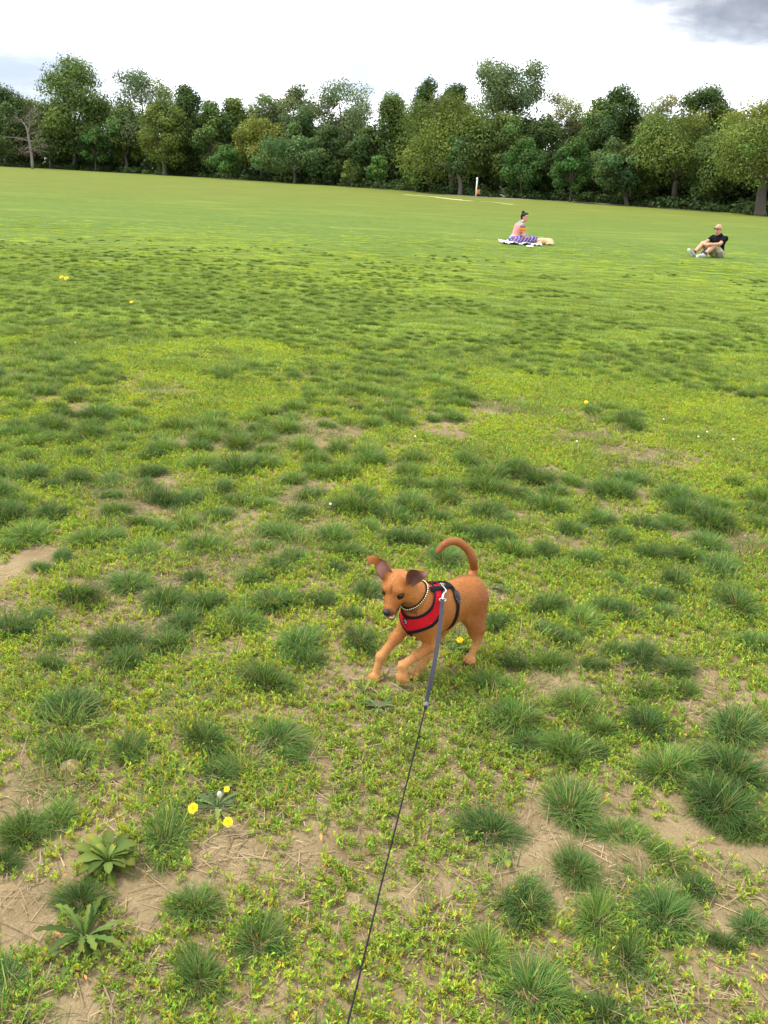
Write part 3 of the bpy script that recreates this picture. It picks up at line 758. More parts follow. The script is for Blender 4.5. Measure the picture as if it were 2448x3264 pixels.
TUFTS = []   # (photo x, photo y of the tuft's middle, photo width)
def _tufts():
    A = [(325,640,220),(560,600,190),(500,840,200),(540,930,190),(710,860,180),(720,670,200),(830,590,110),(890,690,170),(1040,760,190),(780,780,170),(930,830,90),
         (1180,670,220),(1390,680,140),(1300,860,200),(1330,930,170),(1150,1010,220),(1560,850,180),(880,1260,220),(1190,1260,240),(1270,1360,120),(300,1130,220),(290,1320,200),
         (230,960,120),(250,850,120),(60,780,200),(180,750,120),(620,470,140),(880,440,140),(700,370,130),(600,340,130),(480,415,130),(400,420,150),(120,390,200),(60,450,100),
         (230,300,150),(50,290,140),(190,545,110),(270,490,110),(1260,490,130),(1150,450,100),(1100,580,140),(1200,540,120),(1450,550,120),(950,315,110),(1340,225,110),(1280,300,130),
         (1220,390,160),(1440,400,150),(1480,470,140),(1580,650,130),(1510,740,110),(960,200,120),(1030,250,110),(1130,265,110),(810,240,150),(720,240,150),(500,290,130),(480,230,90),
         (120,140,150),(220,180,110),(340,140,150),(470,165,110),(650,190,120),(650,120,140),(1600,370,100),(940,1420,190),(560,1320,170)]
    TUFTS.extend((x * .7378, 1400 + y * .7378, w * .7378) for x, y, w in A)
    A = [(570,1170,230),(830,1120,190),(930,1220,170),(1000,900,120),(1110,920,180),(1250,970,150),(1120,1060,150),(1290,1070,130),(1140,1210,200),(1520,1220,250),(1210,1390,250),
         (800,1320,230),(920,1340,120),(620,1280,170),(1500,1390,260),(470,1040,150),(570,950,140),(720,950,130),(910,960,110),(700,690,190),(960,710,140),(1060,740,150),(860,770,180),
         (710,810,120),(780,850,150),(1260,590,170),(1450,540,170),(1530,680,220),(1600,850,170),(1200,735,110),(1170,660,150),(1020,530,110),(260,500,160),(560,460,150),(320,380,110),
         (100,405,170),(510,400,120),(430,400,150),(450,300,140),(1120,350,140),(1240,350,120),(930,330,150),(1020,400,150),(810,370,140),(700,470,140),(870,500,130),(1160,480,150),
         (1310,490,160),(1400,430,160),(260,330,110),(520,330,110),(490,770,140),(1010,600,100)]
    TUFTS.extend((1224 + x * .7378, 1400 + y * .7378, w * .7378) for x, y, w in A)
    A = [(150,420,320),(340,360,250),(980,470,300),(1150,860,290),(1180,1280,320),(1520,1080,310),(480,830,270),(60,1290,230),(20,620,180)]
    TUFTS.extend((x * .5425, 2400 + y * .5425, w * .5425) for x, y, w in A)
    A = [(120,560,320),(560,430,320),(820,580,230),(590,790,240),(310,980,290),(710,1070,290),(1080,1040,350),(1270,910,210),(1560,1120,220),(1400,1200,190),(1400,420,370),
         (1530,560,230),(340,1440,380),(880,1280,260),(760,1580,300)]
    TUFTS.extend((1500 + x * .5714, 2300 + y * .5714, w * .5714) for x, y, w in A)
_tufts()
YELLOW_TUFTS = [(590, 1668, 80), (1545, 3010, 150), (1170, 1900 + 160, 0), (2130, 2720, 130), (72, 1580, 90), (1930, 2320, 90)]
TUFT_POS = []

DARK = []
LIME = ((330, 1390, 130), (50, 1430, 110), (1950, 1230, 220), (2280, 1330, 170), (1850, 1480, 90), (2250, 1580, 130), (820, 1260, 110), (560, 1330, 90), (2150, 950, 250), (1650, 1420, 90))
def label_tufts():
    marks = [("the red dog's outstretched front paw", onz(1190, 2170)), ("the red dog's planted hind paw", onz(1495, 2112)), ('the dandelion with two open flowers', onz(690, 2575)), ('the dense rosette of rounded leaves', onz(345, 2757)),
             ('the large ragged rosette', onz(270, 2995)), ('the crumbly mound of dry soil', onz(232, 2448)), ('the small upright bright weed', onz(1610, 2745)), ("the flat weed at the dog's rump", onz(1600, 1880)), ('the grey joint of the leash', onz(1357, 2330)), ('the thick pale dry stalk', onz(120, 2760))]
    used = set()
    for o, p, wm in sorted(DARK, key=lambda q: min(np.hypot(*(q[1] - m[1])[:2]) for m in marks)):
        size = 'small' if wm < 0.115 else 'broad' if wm > 0.185 else 'medium sized'
        d, nm, m = min((np.hypot(*(p - m[1])[:2]), m[0], m[1]) for m in marks)
        rel = 'behind' if p[1] - m[1] > 0.8 * d else 'in front of' if m[1] - p[1] > 0.8 * d else 'beside'
        lab = '%s dark grass tuft %s %s' % (size, rel, nm)
        if d < 0.42 and lab not in used: used.add(lab); tag(o, lab, 'grass tuft', 'dark grass tufts on the worn lawn')
        else: tag(o, '%s dark green grass tuft growing out of the worn lawn' % size, 'grass tuft', '%s dark grass tufts on the worn lawn' % size)
def build_grass():
    rng = np.random.default_rng(5)
    def protos(f, n, *a): return [bpy.data.objects.new('p', f(i, rng, *a)) for i in range(n)]
    tm = [tuft_mesh(i, rng) for i in range(9)]
    # the tufts of the near, worn part: each one an object
    for x, y, w in TUFTS + YELLOW_TUFTS:
        if w <= 0: continue
        yel = (x, y, w) in YELLOW_TUFTS
        p = onz(x, y + w * 0.20)
        wm = w / FPX * ((p - CP) @ cF)
        p[2] = gz(p[0], p[1]); TUFT_POS.append((p[0], p[1], wm * 0.5))
        o = obj('grass_tuft', tm[int(rng.integers(0, len(tm)))], None, tuple(p))
        s = wm * 0.98 * (0.92 + 0.16 * rng.random()); o.scale = (s, s, min(s * (0.72 + 0.28 * rng.random()), 0.16)); o.rotation_euler = (0.12 * rng.normal(), 0.12 * rng.normal(), rng.random() * 6.28); q = 0.85 + 0.3 * rng.random(); o.scale = (o.scale[0] * q, o.scale[1] / q, o.scale[2])
        o['tint'] = float(0.95 if yel else np.clip(0.14 + 0.26 * rng.normal(), -0.25, 0.8))
        if yel: tag(o, 'yellow green grass tuft among the dark tufts of the worn lawn', 'grass tuft', 'yellow green grass tufts')
        else: DARK.append((o, p, wm))
    label_tufts()
    TP = np.array(TUFT_POS)
    inside = lambda x, y, m=0.0: (np.abs(x) < 0.50 * y + 0.5 + m)
    def dist_tuft(x, y):
        out = np.full(len(x), 9.0)
        for a, b, r in TP: out = np.minimum(out, np.hypot(x - a, y - b) / r)
        return out
    def pts(n, y0, y1, pw=1.0, m=0.3):
        n = int(n * 1.15)
        y = (y0 ** pw + (y1 ** pw - y0 ** pw) * rng.random(n)) ** (1 / pw); n = int(n); x = (rng.random(n) * 2 - 1) * (0.60 * y + 0.6 + m); return x, y
    def put(name, label, x, y, sc_, tint, pr, flat=1.0):
        P = np.stack([x, y, gz(x, y)], 1); scatter(name, label, P, rng.random(len(x)) * 6.28, sc_, tint, pr, flat)
    # tufts beyond the hand-placed ones
    x, y = pts(34000, 3.7, 27, 1.4)
    keep = []; grid = {}
    dt = dist_tuft(x, y); dens = vnoise(x, y, 0.9) * 0.6 + vnoise(x + 50, y, 2.7) * 0.4
    for bx, by, br in LIME:
        c = onz(bx, by); rr = br / FPX * ((c - CP) @ cF); dens = dens - 0.22 * np.exp(-((x - c[0]) ** 2 + ((y - c[1]) * 0.5) ** 2) / rr ** 2)
    for i in range(len(x)):
        r = np.interp(y[i], [5, 9, 20], [.17, .125, .11])
        if dt[i] < 1.25 or (y[i] < 5.1 + 0.12 * x[i] and abs(x[i]) < 0.48 * y[i] and (dt[i] < 3.0 or rng.random() < .6)): continue
        if dens[i] < 0.36 + 0.008 * (y[i] - 6) or rng.random() > np.interp(y[i], [8, 11, 14, 17, 21], [1, .8, .4, .15, .0]): continue
        k = (int(x[i] // 0.13), int(y[i] // 0.13))
        if any(math.hypot(x[i] - a, y[i] - b) < r for dx in (-1, 0, 1) for dy in (-1, 0, 1) for a, b in grid.get((k[0] + dx, k[1] + dy), ())): continue
        grid.setdefault(k, []).append((x[i], y[i])); keep.append(i)
    x, y = x[keep], y[keep]
    s = (0.14 + 0.12 * rng.random(len(x)) ** 1.5) * np.interp(y, [5, 9, 16], [1, .72, .60])
    put('grass_tufts_beyond', 'dark grass tufts merging into the closed lawn', x, y, s * 0.9, np.clip(0.14 + 0.17 * (y - 4) + 0.7 * (vnoise(x, y + 7, 1.6) - 0.42) + 0.25 * rng.normal(size=len(x)), 0, 2.6), [bpy.data.objects.new('p', m) for m in tm], np.interp(y, [4, 8, 16], [1, .85, .7]))  # tint brightens with distance, standing in for lit blade tips
    # loose thin grass between tufts
    lp = protos(loose_mesh, 6)
    x, y = pts(4200, 1.0, 9, 2.0); k = (dist_tuft(x, y) > 0.7) & (vnoise(x + 3, y, 0.5) > 0.40); x, y = x[k], y[k]
    put('grass_loose', 'thin loose grass blades between the tufts', x, y, 0.09 + 0.09 * rng.random(len(x)), np.clip(0.25 + 0.3 * rng.normal(size=len(x)), 0, 1), lp)
    # leafy yellow-green ground cover
    sp = protos(seedling_mesh, 10)
    x, y = pts(210000, 1.0, 9.5, 1.8)
    f = vnoise(x, y + 20, 0.42) * 0.55 + vnoise(x + 11, y, 0.16) * 0.30 + vnoise(x, y, 1.5) * 0.25
    for bx, by, br, am in ((720, 2690, 130, -.5), (950, 2760, 90, -.3), (1850, 2690, 150, -.45), (2250, 2160, 130, -.45), (1780, 2220, 110, -.4), (80, 2900, 90, -.4), (1020, 2420, 60, -.4), (480, 2830, 90, -.4), (250, 3200, 90, -.35),
                           (300, 1880, 70, -.35), (120, 1770, 80, -.5), (2350, 2700, 70, -.4), (1250, 2420, 260, .22), (700, 2170, 220, .2), (150, 2250, 160, .2), (1850, 1850, 170, .25), (620, 3150, 200, .15), (2000, 3000, 250, .1), (1650, 2450, 120, .1)):
        c = onz(bx, by); rr = br / FPX * ((c - CP) @ cF); f = f + am * np.exp(-((x - c[0]) ** 2 + ((y - c[1]) * 0.75) ** 2) / rr ** 2)
    for bx, by, br in LIME:
        c = onz(bx, by); rr = br / FPX * ((c - CP) @ cF); f = f + 0.4 * np.exp(-((x - c[0]) ** 2 + ((y - c[1]) * 0.5) ** 2) / rr ** 2)
    k = (rng.random(len(x)) < 0.90 * sstep(0.29, 0.70, f) * sstep(10.5, 6.0, y)) & (dist_tuft(x, y) > 0.75); x, y = x[k], y[k]
    put('ground_cover', 'low yellow green leafy ground cover on bare soil', x, y, 0.50 + 0.50 * rng.random(len(x)) + 0.02 * y, np.clip(0.30 + 0.04 * (y - 2) + 0.9 * (vnoise(x, y, 0.6) - .45) + 0.18 * rng.normal(size=len(x)), 0, 1.2), sp, np.interp(y, [3, 8], [1, .7]))
    st = protos(straw_mesh, 6)
    x, y = pts(5200, 1.0, 6.5, 2.0); k = (vnoise(x, y + 3, 0.35) > 0.40); x, y = x[k], y[k]
    put('straw_litter', 'dry straw bits lying on the soil', x, y, 0.8 + 0.7 * rng.random(len(x)), np.zeros(len(x)), st)
    # closed lawn further out
    la = protos(lawn_mesh, 5, DK[3:] + LT); lb = protos(lawn_mesh, 4, LT + YG[:4])
    x, y = pts(15000, 6.0, 30, 1.6, 0.5); yl = vnoise(x * 0.6, y, 1.9) * 0.6 + vnoise(x, y, 0.6) * 0.4
    fade = (sstep(5.5, 10, y) * 0.9 + 0.1) * sstep(30, 13, y); k = rng.random(len(x)) < fade
    x, y, yl = x[k], y[k], yl[k]; b = yl + 0.08 * rng.normal(size=len(yl)) + 0.010 * (y - 8) > 0.57
    put('lawn_grass', 'short green lawn grass of the open field', x[~b], y[~b], (0.34 - 0.004 * y[~b]) * (0.8 + 0.4 * rng.random((~b).sum())), np.clip(0.55 + 0.11 * (y[~b] - 6) + 0.25 * rng.normal(size=(~b).sum()), 0, 2.2), la, np.interp(y[~b], [6, 10, 20], [.9, .6, .4]))  # tint rises with distance: light on the blade tips put into colour
    put('lawn_grass_yellow', 'short yellow green lawn grass of the open field', x[b], y[b], (0.32 - 0.004 * y[b]) * (0.8 + 0.4 * rng.random(b.sum())), np.clip(0.35 + 0.06 * (y[b] - 6) + 0.15 * rng.normal(size=b.sum()), 0, 1.5), lb, np.interp(y[b], [6, 10, 20], [.9, .6, .4]))  # same distance brightening painted into the tint

# ------------------------------------------------------------------ weeds and flowers
def rosette(name, label, px, py, wpx, n, kind, seed, up=0.5, cols=None, flowers=(), group=None, bud=None):
    rng = np.random.default_rng(seed); p = onz(px, py); R = wpx / FPX * ((p - CP) @ cF) * 0.46; p[2] = gz(p[0], p[1])
    root = empty(name, tuple(p), label, 'weed', group); TUFT_POS.append((p[0], p[1], R * 0.8))
    cols = cols or [(0.085, 0.150, 0.026), (0.070, 0.130, 0.026), (0.105, 0.165, 0.030)]
    for i in range(n):
        a = i * 2.39996 + rng.normal() * 0.6; ln = R * (0.45 + 0.75 * rng.random()); el = up * (0.25 + 1.0 * (1 - i / n)) + 0.28 * rng.normal()
        K = 11; V = []; wd = ln * (0.24 if kind == 'broad' else 0.22) * (0.8 + 0.4 * rng.random()); c, s = math.cos(a), math.sin(a); x = 0.004; z = 0.003; ang = max(el, 0.12)
        for k in range(K):
            f = k / (K - 1)
            if kind == 'broad': w = wd * 1.25 * (0.16 + 0.84 * sstep(0.05, 0.7, f)) * math.sqrt(max(1 - (max(f - .62, 0) / .385) ** 2, 0.01)) * (1 + 0.10 * math.sin(k * 2.7 + i))
            elif kind == 'lance': w = wd * 0.55 * (0.2 + math.sin(math.pi * f ** 0.85))
            else: w = wd * (0.10 + 0.75 * f ** 1.1 * (1.25 - f) * 2.2 * (0.55 + 0.55 * (k % 2)))
            if k == K - 1: w = wd * 0.05
            st = ln / (K - 1); roll = 0.25 * math.sin(k * 1.3 + i)
            for u, dz in ((-1, 0.18), (0, 0), (1, 0.18)):
                V.append((c * x - s * u * w * 0.5, s * x + c * u * w * 0.5, z + dz * w + u * roll * w * 0.2))
            x += st * math.cos(ang); z += st * math.sin(ang); z = max(z, 0.004); ang -= (0.9 * el + 0.35) / K * (0.7 + 0.9 * rng.random())
        Q = []
        for k in range(K - 1):
            for j in range(2): Q.append((k * 3 + j, (k + 1) * 3 + j, (k + 1) * 3 + j + 1, k * 3 + j + 1))
        col = np.repeat((np.array(cols[int(rng.integers(0, len(cols)))]) * (0.6 + 0.6 * rng.random()))[None], 3 * K, 0); col[1::3] *= 1.25; col[-9:] *= (1 + .5 * rng.random(), 1, .8)
        obj('leaf', mk_mesh('leaf', V, np.array(Q), M_WEED, True, col), root)
    for fx, fy, fz, fw in flowers: flower(root, p, onz(fx, fy, fz), fw, rng)
    if bud:
        q = onz(*bud) - p; mb = MB(); mb.tube(spline([(0, 0, 0), q * [.6, .6, .5], q], 8), 0.0018, 6); obj('stem', mb.mesh('stem', M_STEM), root)
        mb = MB(); mb.ell(q, (0.007, 0.007, 0.011)); obj('bud', mb.mesh('bud', plain('bud_white', (0.42, 0.42, 0.32), 0.8)), root)
    return root
M_STEM = plain('stem_green', (0.12, 0.15, 0.05), 0.6); M_YEL = plain('dandelion_yellow', (0.82, 0.52, 0.004), 0.7, var=0.12, scale=300)
def flower(root, p, q, fw, rng):
    q = q - p; mb = MB(); mb.tube(spline([(0, 0, 0), (q[0] * .55, q[1] * .55, q[2] * .6), q], 8), 0.0018, 6); obj('stem', mb.mesh('stem', M_STEM), root)
    V = []; T = []; tilt = np.array([-0.1, -0.55, 0.83]); tilt /= np.linalg.norm(tilt); a0 = np.cross(tilt, [1, 0, 0]); a0 /= np.linalg.norm(a0); b0 = np.cross(tilt, a0); k = 0
    for ring, (rr, cnt, e) in enumerate(((1.0, 30, 0.12), (0.8, 26, 0.4), (0.58, 20, 0.75), (0.35, 14, 1.1))):
        for i in range(cnt):
            a = 6.2832 * (i + 0.5 * ring + 0.3 * rng.random()) / cnt; d = math.cos(a) * a0 + math.sin(a) * b0; sd = -math.sin(a) * a0 + math.cos(a) * b0
            L = fw * rr * (0.88 + 0.24 * rng.random()); w = fw * 0.11; dd = d * math.cos(e) + tilt * math.sin(e)
            V += [q, q + dd * L * .6 + sd * w, q + dd * L + sd * w * .6, q + dd * L - sd * w * .6, q + dd * L * .6 - sd * w]
            T += [(k, k + 1, k + 2), (k, k + 2, k + 3), (k, k + 3, k + 4)]; k += 5
    obj('flower_head', mk_mesh('flower_head', V, np.array(T), M_YEL, False), root)

def build_weeds():
    BR = [(0.098, 0.150, 0.026), (0.070, 0.118, 0.022), (0.130, 0.178, 0.034), (0.085, 0.125, 0.024)]; GY = [(0.085, 0.135, 0.045), (0.068, 0.115, 0.036), (0.110, 0.155, 0.055)]
    rosette('broadleaf_weed', 'dense bright green rosette of rounded upright leaves on the soil', 345, 2757, 225, 52, 'broad', 1, 0.95, BR)
    rosette('broadleaf_weed', 'large ragged rosette of long toothed leaves below the rounded rosette', 270, 2995, 310, 40, 'dandelion', 2, 0.85, [(0.060, 0.108, 0.020), (0.078, 0.130, 0.024), (0.100, 0.150, 0.030)])
    rosette('dandelion_plant', 'grey green dandelion with two open yellow flowers and a white bud', 690, 2575, 220, 22, 'dandelion', 3, 0.45, GY,
            flowers=((616, 2577, 0.05, 0.0135), (727, 2620, 0.035, 0.013), (723, 2516, 0.05, 0.008)), bud=(700, 2533, 0.05))
    rosette('plantain_weed', 'bright plantain rosette with long leaves just below the red dog\'s outstretched paw', 1160, 2215, 130, 14, 'lance', 4, 0.9, BR)
    rosette('plantain_weed', 'plantain rosette with pale ribs between the leash and the rosette at the dog\'s paw', 1205, 2262, 150, 18, 'lance', 5, 0.7, GY)
    rosette('broadleaf_weed', 'small upright bright weed beside a bare patch and a dark tuft', 1610, 2745, 120, 10, 'broad', 6, 1.1, BR)
    rosette('dandelion_plant', 'leafy dandelion with one yellow flower under the red dog\'s belly', 1440, 2075, 110, 16, 'broad', 7, 0.6, None, flowers=((1466, 2040, 0.05, 0.012),))
    rosette('broadleaf_weed', 'flat leafy weed behind the red dog\'s rump', 1600, 1880, 90, 14, 'broad', 8, 0.7, [(0.07, 0.13, 0.026)])
    rosette('dandelion_plant', 'tiny dandelion with one yellow flower out on the closed lawn', 419, 967, 26, 8, 'broad', 9, 0.5, None, flowers=((419, 963, 0.05, 0.022),))
    rosette('dandelion_plant', 'small dandelion with two yellow flowers farthest out on the closed lawn', 205, 890, 26, 8, 'broad', 10, 0.5, None, flowers=((196, 884, 0.06, 0.03), (211, 887, 0.06, 0.032)))
    rosette('dandelion_plant', 'small dandelion with a yellow flower among the tufts right of the leash line', 1868, 1286, 40, 8, 'broad', 12, 0.5, None, flowers=((1868, 1282, 0.06, 0.016),))
    # white clover-like heads out on the lawn
    M_CL = plain('clover_white', (0.62, 0.62, 0.52), 0.9, scale=200)
    for x, y in ((2248, 1399), (2330, 1425), (2220, 1415), (2110, 1358), (1834, 1430), (1320, 1416), (955, 895), (780, 880), (1010, 1065), (240, 1110), (1050, 2240 - 600)):
        p = onz(x, y); p[2] = gz(p[0], p[1]); r = empty('clover_flower', tuple(p), 'small white clover head standing in the lawn', 'flower', 'white clover heads')
        mb = MB(); mb.tube([(0, 0, 0), (0.004, 0, 0.05)], 0.0015, 5); obj('stem', mb.mesh('stem', M_STEM), r)
        mb = MB(); mb.ell((0.004, 0, 0.055), (0.007, 0.007, 0.006), nu=9, nv=6); obj('flower_head', mb.mesh('flower_head', M_CL), r)
    # clods and bits
    rng = np.random.default_rng(9); M_CLOD = plain('dry_clod', (0.27, 0.19, 0.11), 1.0, var=0.35, scale=140, bump=0.8)
    def lump(name, label, cat, px, py, wpx, hz, seed, m, group=None):
        p = onz(px, py); R = wpx / FPX * ((p - CP) @ cF) * 0.5; p[2] = gz(p[0], p[1]) - 0.002; mb = MB(); mb.ell((0, 0, 0), (R, R * 0.85, hz), nu=22, nv=14)
        V = np.concatenate(mb.v); q = np.random.default_rng(seed); V *= (1 + 0.22 * (vnoise(V[:, 0] * 100 + seed, V[:, 1] * 100 + V[:, 2] * 60, 0.9) - .5) + 0.06 * q.normal(size=len(V)))[:, None]
        o = obj(name, mk_mesh(name, V, mb.q, m, True), None, tuple(p)); tag(o, label, cat, group)
    lump('dirt_clod', 'crumbly mound of dry tan soil between tufts', 'clod', 232, 2448, 80, 0.022, 3, M_CLOD)
    M_PB = plain('pebble', (0.30, 0.27, 0.23), 0.8, scale=90)
    for i in range(46):
        x = rng.random() * 2448; y = 2050 + rng.random() * 1200
        lump('pebble', 'tiny grey brown pebble lying on the soil', 'pebble', x, y, 5 + 9 * rng.random(), 0.004, 20 + i, M_PB, 'pebbles on the soil')
    M_ST = plain('dry_stick', (0.27, 0.205, 0.135), 0.9, scale=120)
    for i, (a, b, w) in enumerate((((116, 2800), (128, 2705), 4.5), ((795, 2540), (825, 2562), 2.0), ((1470, 2440 - 30), (1512, 2345), 2.2), ((2230, 2110), (2168, 2140), 2.2), ((1676, 2630), (1690, 2560), 2.5))):
        A, Bp = onz(*a, 0.012), onz(*b, 0.012); mb = MB(); mid = (A + Bp) / 2 + [0.004, 0.003, 0.004]; s = w / FPX * 2.0
        mb.tube(spline([A - A, mid - A, Bp - A], 8), s * 0.5 * np.array([1, 1.1, .95, 1, .9, .95, .8, .5]), 6)
        lab = ['thick pale dry stalk standing beside a wide tuft', 'thin dry stick beside the yellow dandelion', 'dry stalk leaning in the soil right of the leash', 'dry twig lying behind the tufts at the bare patch', 'short dry stalk beside the small upright weed'][i]
        o = obj('dry_stick', mb.mesh('dry_stick', M_ST), None, tuple(A)); tag(o, lab, 'stick')
    M_DL = plain('orange_leaf', (0.45, 0.20, 0.035), 0.7)
    for i in range(28):
        x = rng.random() * 2448; y = 1950 + rng.random() * 1300; p = onz(x, y); a = rng.random() * 6.28; s = 0.007 + 0.006 * rng.random()
        d = np.array([math.cos(a), math.sin(a), .25 * rng.normal()]) * s; e = np.array([-math.sin(a), math.cos(a), .3 * rng.normal()]) * s * .38
        V = [-d, e + [0, 0, .003], d, -e + [0, 0, .003], [0, 0, 0]]
        o = obj('fallen_leaf', mk_mesh('fallen_leaf', V, np.array([(0, 4, 1), (1, 4, 2), (2, 4, 3), (3, 4, 0)]), M_DL), None, (p[0], p[1], gz(p[0], p[1]) + 0.012)); tag(o, 'small orange dead leaf lying on the ground cover', 'leaf', 'orange dead leaves')
# ------------------------------------------------------------------ the red dog, its harness, collar and leash
def nrm(v): v = np.asarray(v, float); return v / np.linalg.norm(v)
DOG = {}
def dog_prims():
    G = onz; A = np.array
    f = nrm((-0.765, -0.64, 0)); l = nrm((0.64, -0.765, 0)); up = A([0, 0, 1.0])
    pel = G(1497, 1886, .247); loin = G(1468, 1894, .247); rib2 = G(1432, 1922, .236); rib1 = G(1385, 1944, .232); chest = G(1342, 1968, .222)
    neckb = G(1352, 1921, .275); neckm = G(1316, 1893, .315)
    BB = np.stack([f, l, up])
    torso = [elli(pel, (.048, .043, .055), BB, .03), elli(loin, (.075, .045, .050), BB, .04), elli(rib2, (.080, .057, .072), BB, .04),
             elli(rib1, (.075, .063, .082), BB, .04), elli(chest, (.052, .056, .070), BB, .04)]
    torso += [cone(rib1 + up * .02, neckb, .062, .050, .04), cone(chest + up * .01, neckb - up * .005, .050, .046, .04)]
    neck = [cone(neckb, neckm, .048, .040, .03)]
    # head
    hf = nrm((-0.34, -0.80, -0.49)); hl = nrm(np.cross(up, hf)); hu = np.cross(hf, hl); S = G(1266, 1866, .352)
    H = np.stack([hf, hl, hu]); h = lambda x, y, z: S + hf * x + hl * y + hu * z
    neck += [cone(neckm, h(-.022, 0, -.012), .040, .036, .03)]
    head = [elli(h(-.004, 0, .002), (.050, .046, .043), H, .02), cone(h(.020, 0, .000), h(.045, 0, -.012), .034, .0245, .02),
            cone(h(.040, 0, -.014), h(.090, 0, -.0245), .0240, .0155, .016), elli(h(.086, 0, -.030), (.014, .0165, .011), H, .01)]
    for s in (-1, 1):
        head += [elli(h(.004, s * .029, -.020), (.030, .022, .026), H, .02), elli(h(.031, s * .0205, .0200), (.011, .013, .0065), H, .014),
                 cone(h(.035, s * .016, -.024), h(.082, s * .008, -.033), .0130, .0088, .01),
                 elli(h(-.018, s * .033, .026), (.018, .017, .016), H, .016)]
    jaw = [cone(h(.008, 0, -.036), h(.048, 0, -.0630), .0180, .0135, .008), cone(h(.048, 0, -.063), h(.078, 0, -.0790), .0130, .0095, .008)]
    for s in (-1, 1): jaw.append(cone(h(.022, s * .017, -.036), h(.056, s * .009, -.0630), .0080, .0070, .006))
    # legs
    hip = pel + l * .022 - up * .012; L = []
    kneeL = G(1499, 1968, .160) ; hockL = G(1523, 2034, .086); pawL = G(1500, 2098, .018)
    L += [cone(hip, kneeL + up * .01, .043, .031, .035), cone(hip - f * .015 - up * .02, hockL + up * .045, .036, .022, .03), cone(kneeL, hockL * .75 + kneeL * .25, .030, .0215, .02), cone(hockL * .75 + kneeL * .25, hockL, .0215, .0150, .02), elli(hockL - f * .006, (.0135, .0125, .0145), BB, .01), cone(hockL, pawL, .0105, .0108, .012)]
    hipR = pel - l * .028 - up * .012; pawR = G(1324, 2145, .018); hockR = G(1364, 2092, .072) ; kneeR = hipR * .42 + hockR * .58 + f * .015 + up * .022
    L += [cone(hipR, kneeR, .046, .028, .04), cone(kneeR, hockR, .026, .013, .02), cone(hockR, pawR, .0125, .012, .012)]
    shL = chest + l * .036 - up * .004; elbL = G(1377, 2056, .142); wrL = G(1284, 2122, .088); fpL = G(1282, 2158, .052)
    L += [elli(shL, (.036, .026, .050), BB, .03), cone(shL, elbL, .035, .0200, .03), cone(elbL, elbL * .5 + wrL * .5, .0190, .0138, .015), cone(elbL * .5 + wrL * .5, wrL, .0138, .0140, .012)]
    shR = chest - l * .034 - up * .006; elbR = ony(1262, 2034, 2.575); wrR = ony(1214, 2092, 2.548); fpR = G(1196, 2150, .020)
    L += [elli(shR, (.034, .024, .046), BB, .03), cone(shR, elbR, .029, .0172, .03), cone(elbR, wrR, .0170, .0118, .015), elli(wrR, (.0135, .0135, .0135), None, .01), cone(wrR, fpR, .0120, .0120, .012)]
    L += [cone(wrL, fpL, .0150, .0130, .010)]
    # paws: four toes each
    def paw(c, d, out, toe, drop):
        r = []
        d = nrm(d); out = nrm(out)
        r.append(elli(c + d * .006, (.020, .0175, .0130), np.stack([d, out, np.cross(d, out)]), .012))
        for u, ln in ((-.0140, .018), (-.0048, .0240), (.0048, .0240), (.0140, .018)):
            a = c + out * u + d * .010; b = c + out * u * 1.12 + d * ln + drop
            r.append(cone(a, b, .0076, .0068, .002)); toe.append((b, d + drop * 12, out))
        return r
    toes = []
    dwn = A([0, 0, -.005])
    L += paw(pawL, nrm(A([-.35, -.92, -.05])), nrm(A([.92, -.35, 0])), toes, dwn)
    L += paw(pawR, nrm(A([-.75, -.66, -.05])), nrm(A([.66, -.75, 0])), toes, dwn)
    L += paw(fpR, nrm(A([-.42, -.80, -.42])), nrm(A([.88, -.46, 0])), toes, dwn)
    L += paw(fpL, nrm(A([.10, .30, -1.0])), nrm(A([.90, -.42, 0])), toes, A([.003, .012, -.001]))
    # tail
    T = [G(1500, 1852, .270), G(1509, 1816, .294), ony(1507, 1786, 2.795), ony(1494, 1756, 2.795), ony(1470, 1733, 2.79), ony(1446, 1725, 2.78), ony(1421, 1732, 2.77), ony(1404, 1748, 2.765), ony(1393, 1763, 2.76)]
    Tp = spline(T, 44); Tr = np.interp(np.linspace(0, 1, 44), [0, .12, .4, .75, .93, 1], [.015, .0122, .0106, .0088, .0052, .0018])
    tail = chain(Tp, Tr, .008)
    DOG.update(f=f, l=l, up=up, S=S, hf=hf, hl=hl, hu=hu, H=H, h=h, pel=pel, chest=chest, rib1=rib1, rib2=rib2, loin=loin, neckb=neckb, neckm=neckm, toes=toes, torso=torso, neck=neck,
               shoulders=[elli(shL, (.036, .026, .050), BB, .03), elli(shR, (.034, .024, .046), BB, .03)], lower=[(hockL, pawL), (hockR, pawR), (elbL, wrL), (wrL, fpL), (elbR, wrR), (wrR, fpR)], tail=Tp)
    return torso + neck + head + L + tail, jaw

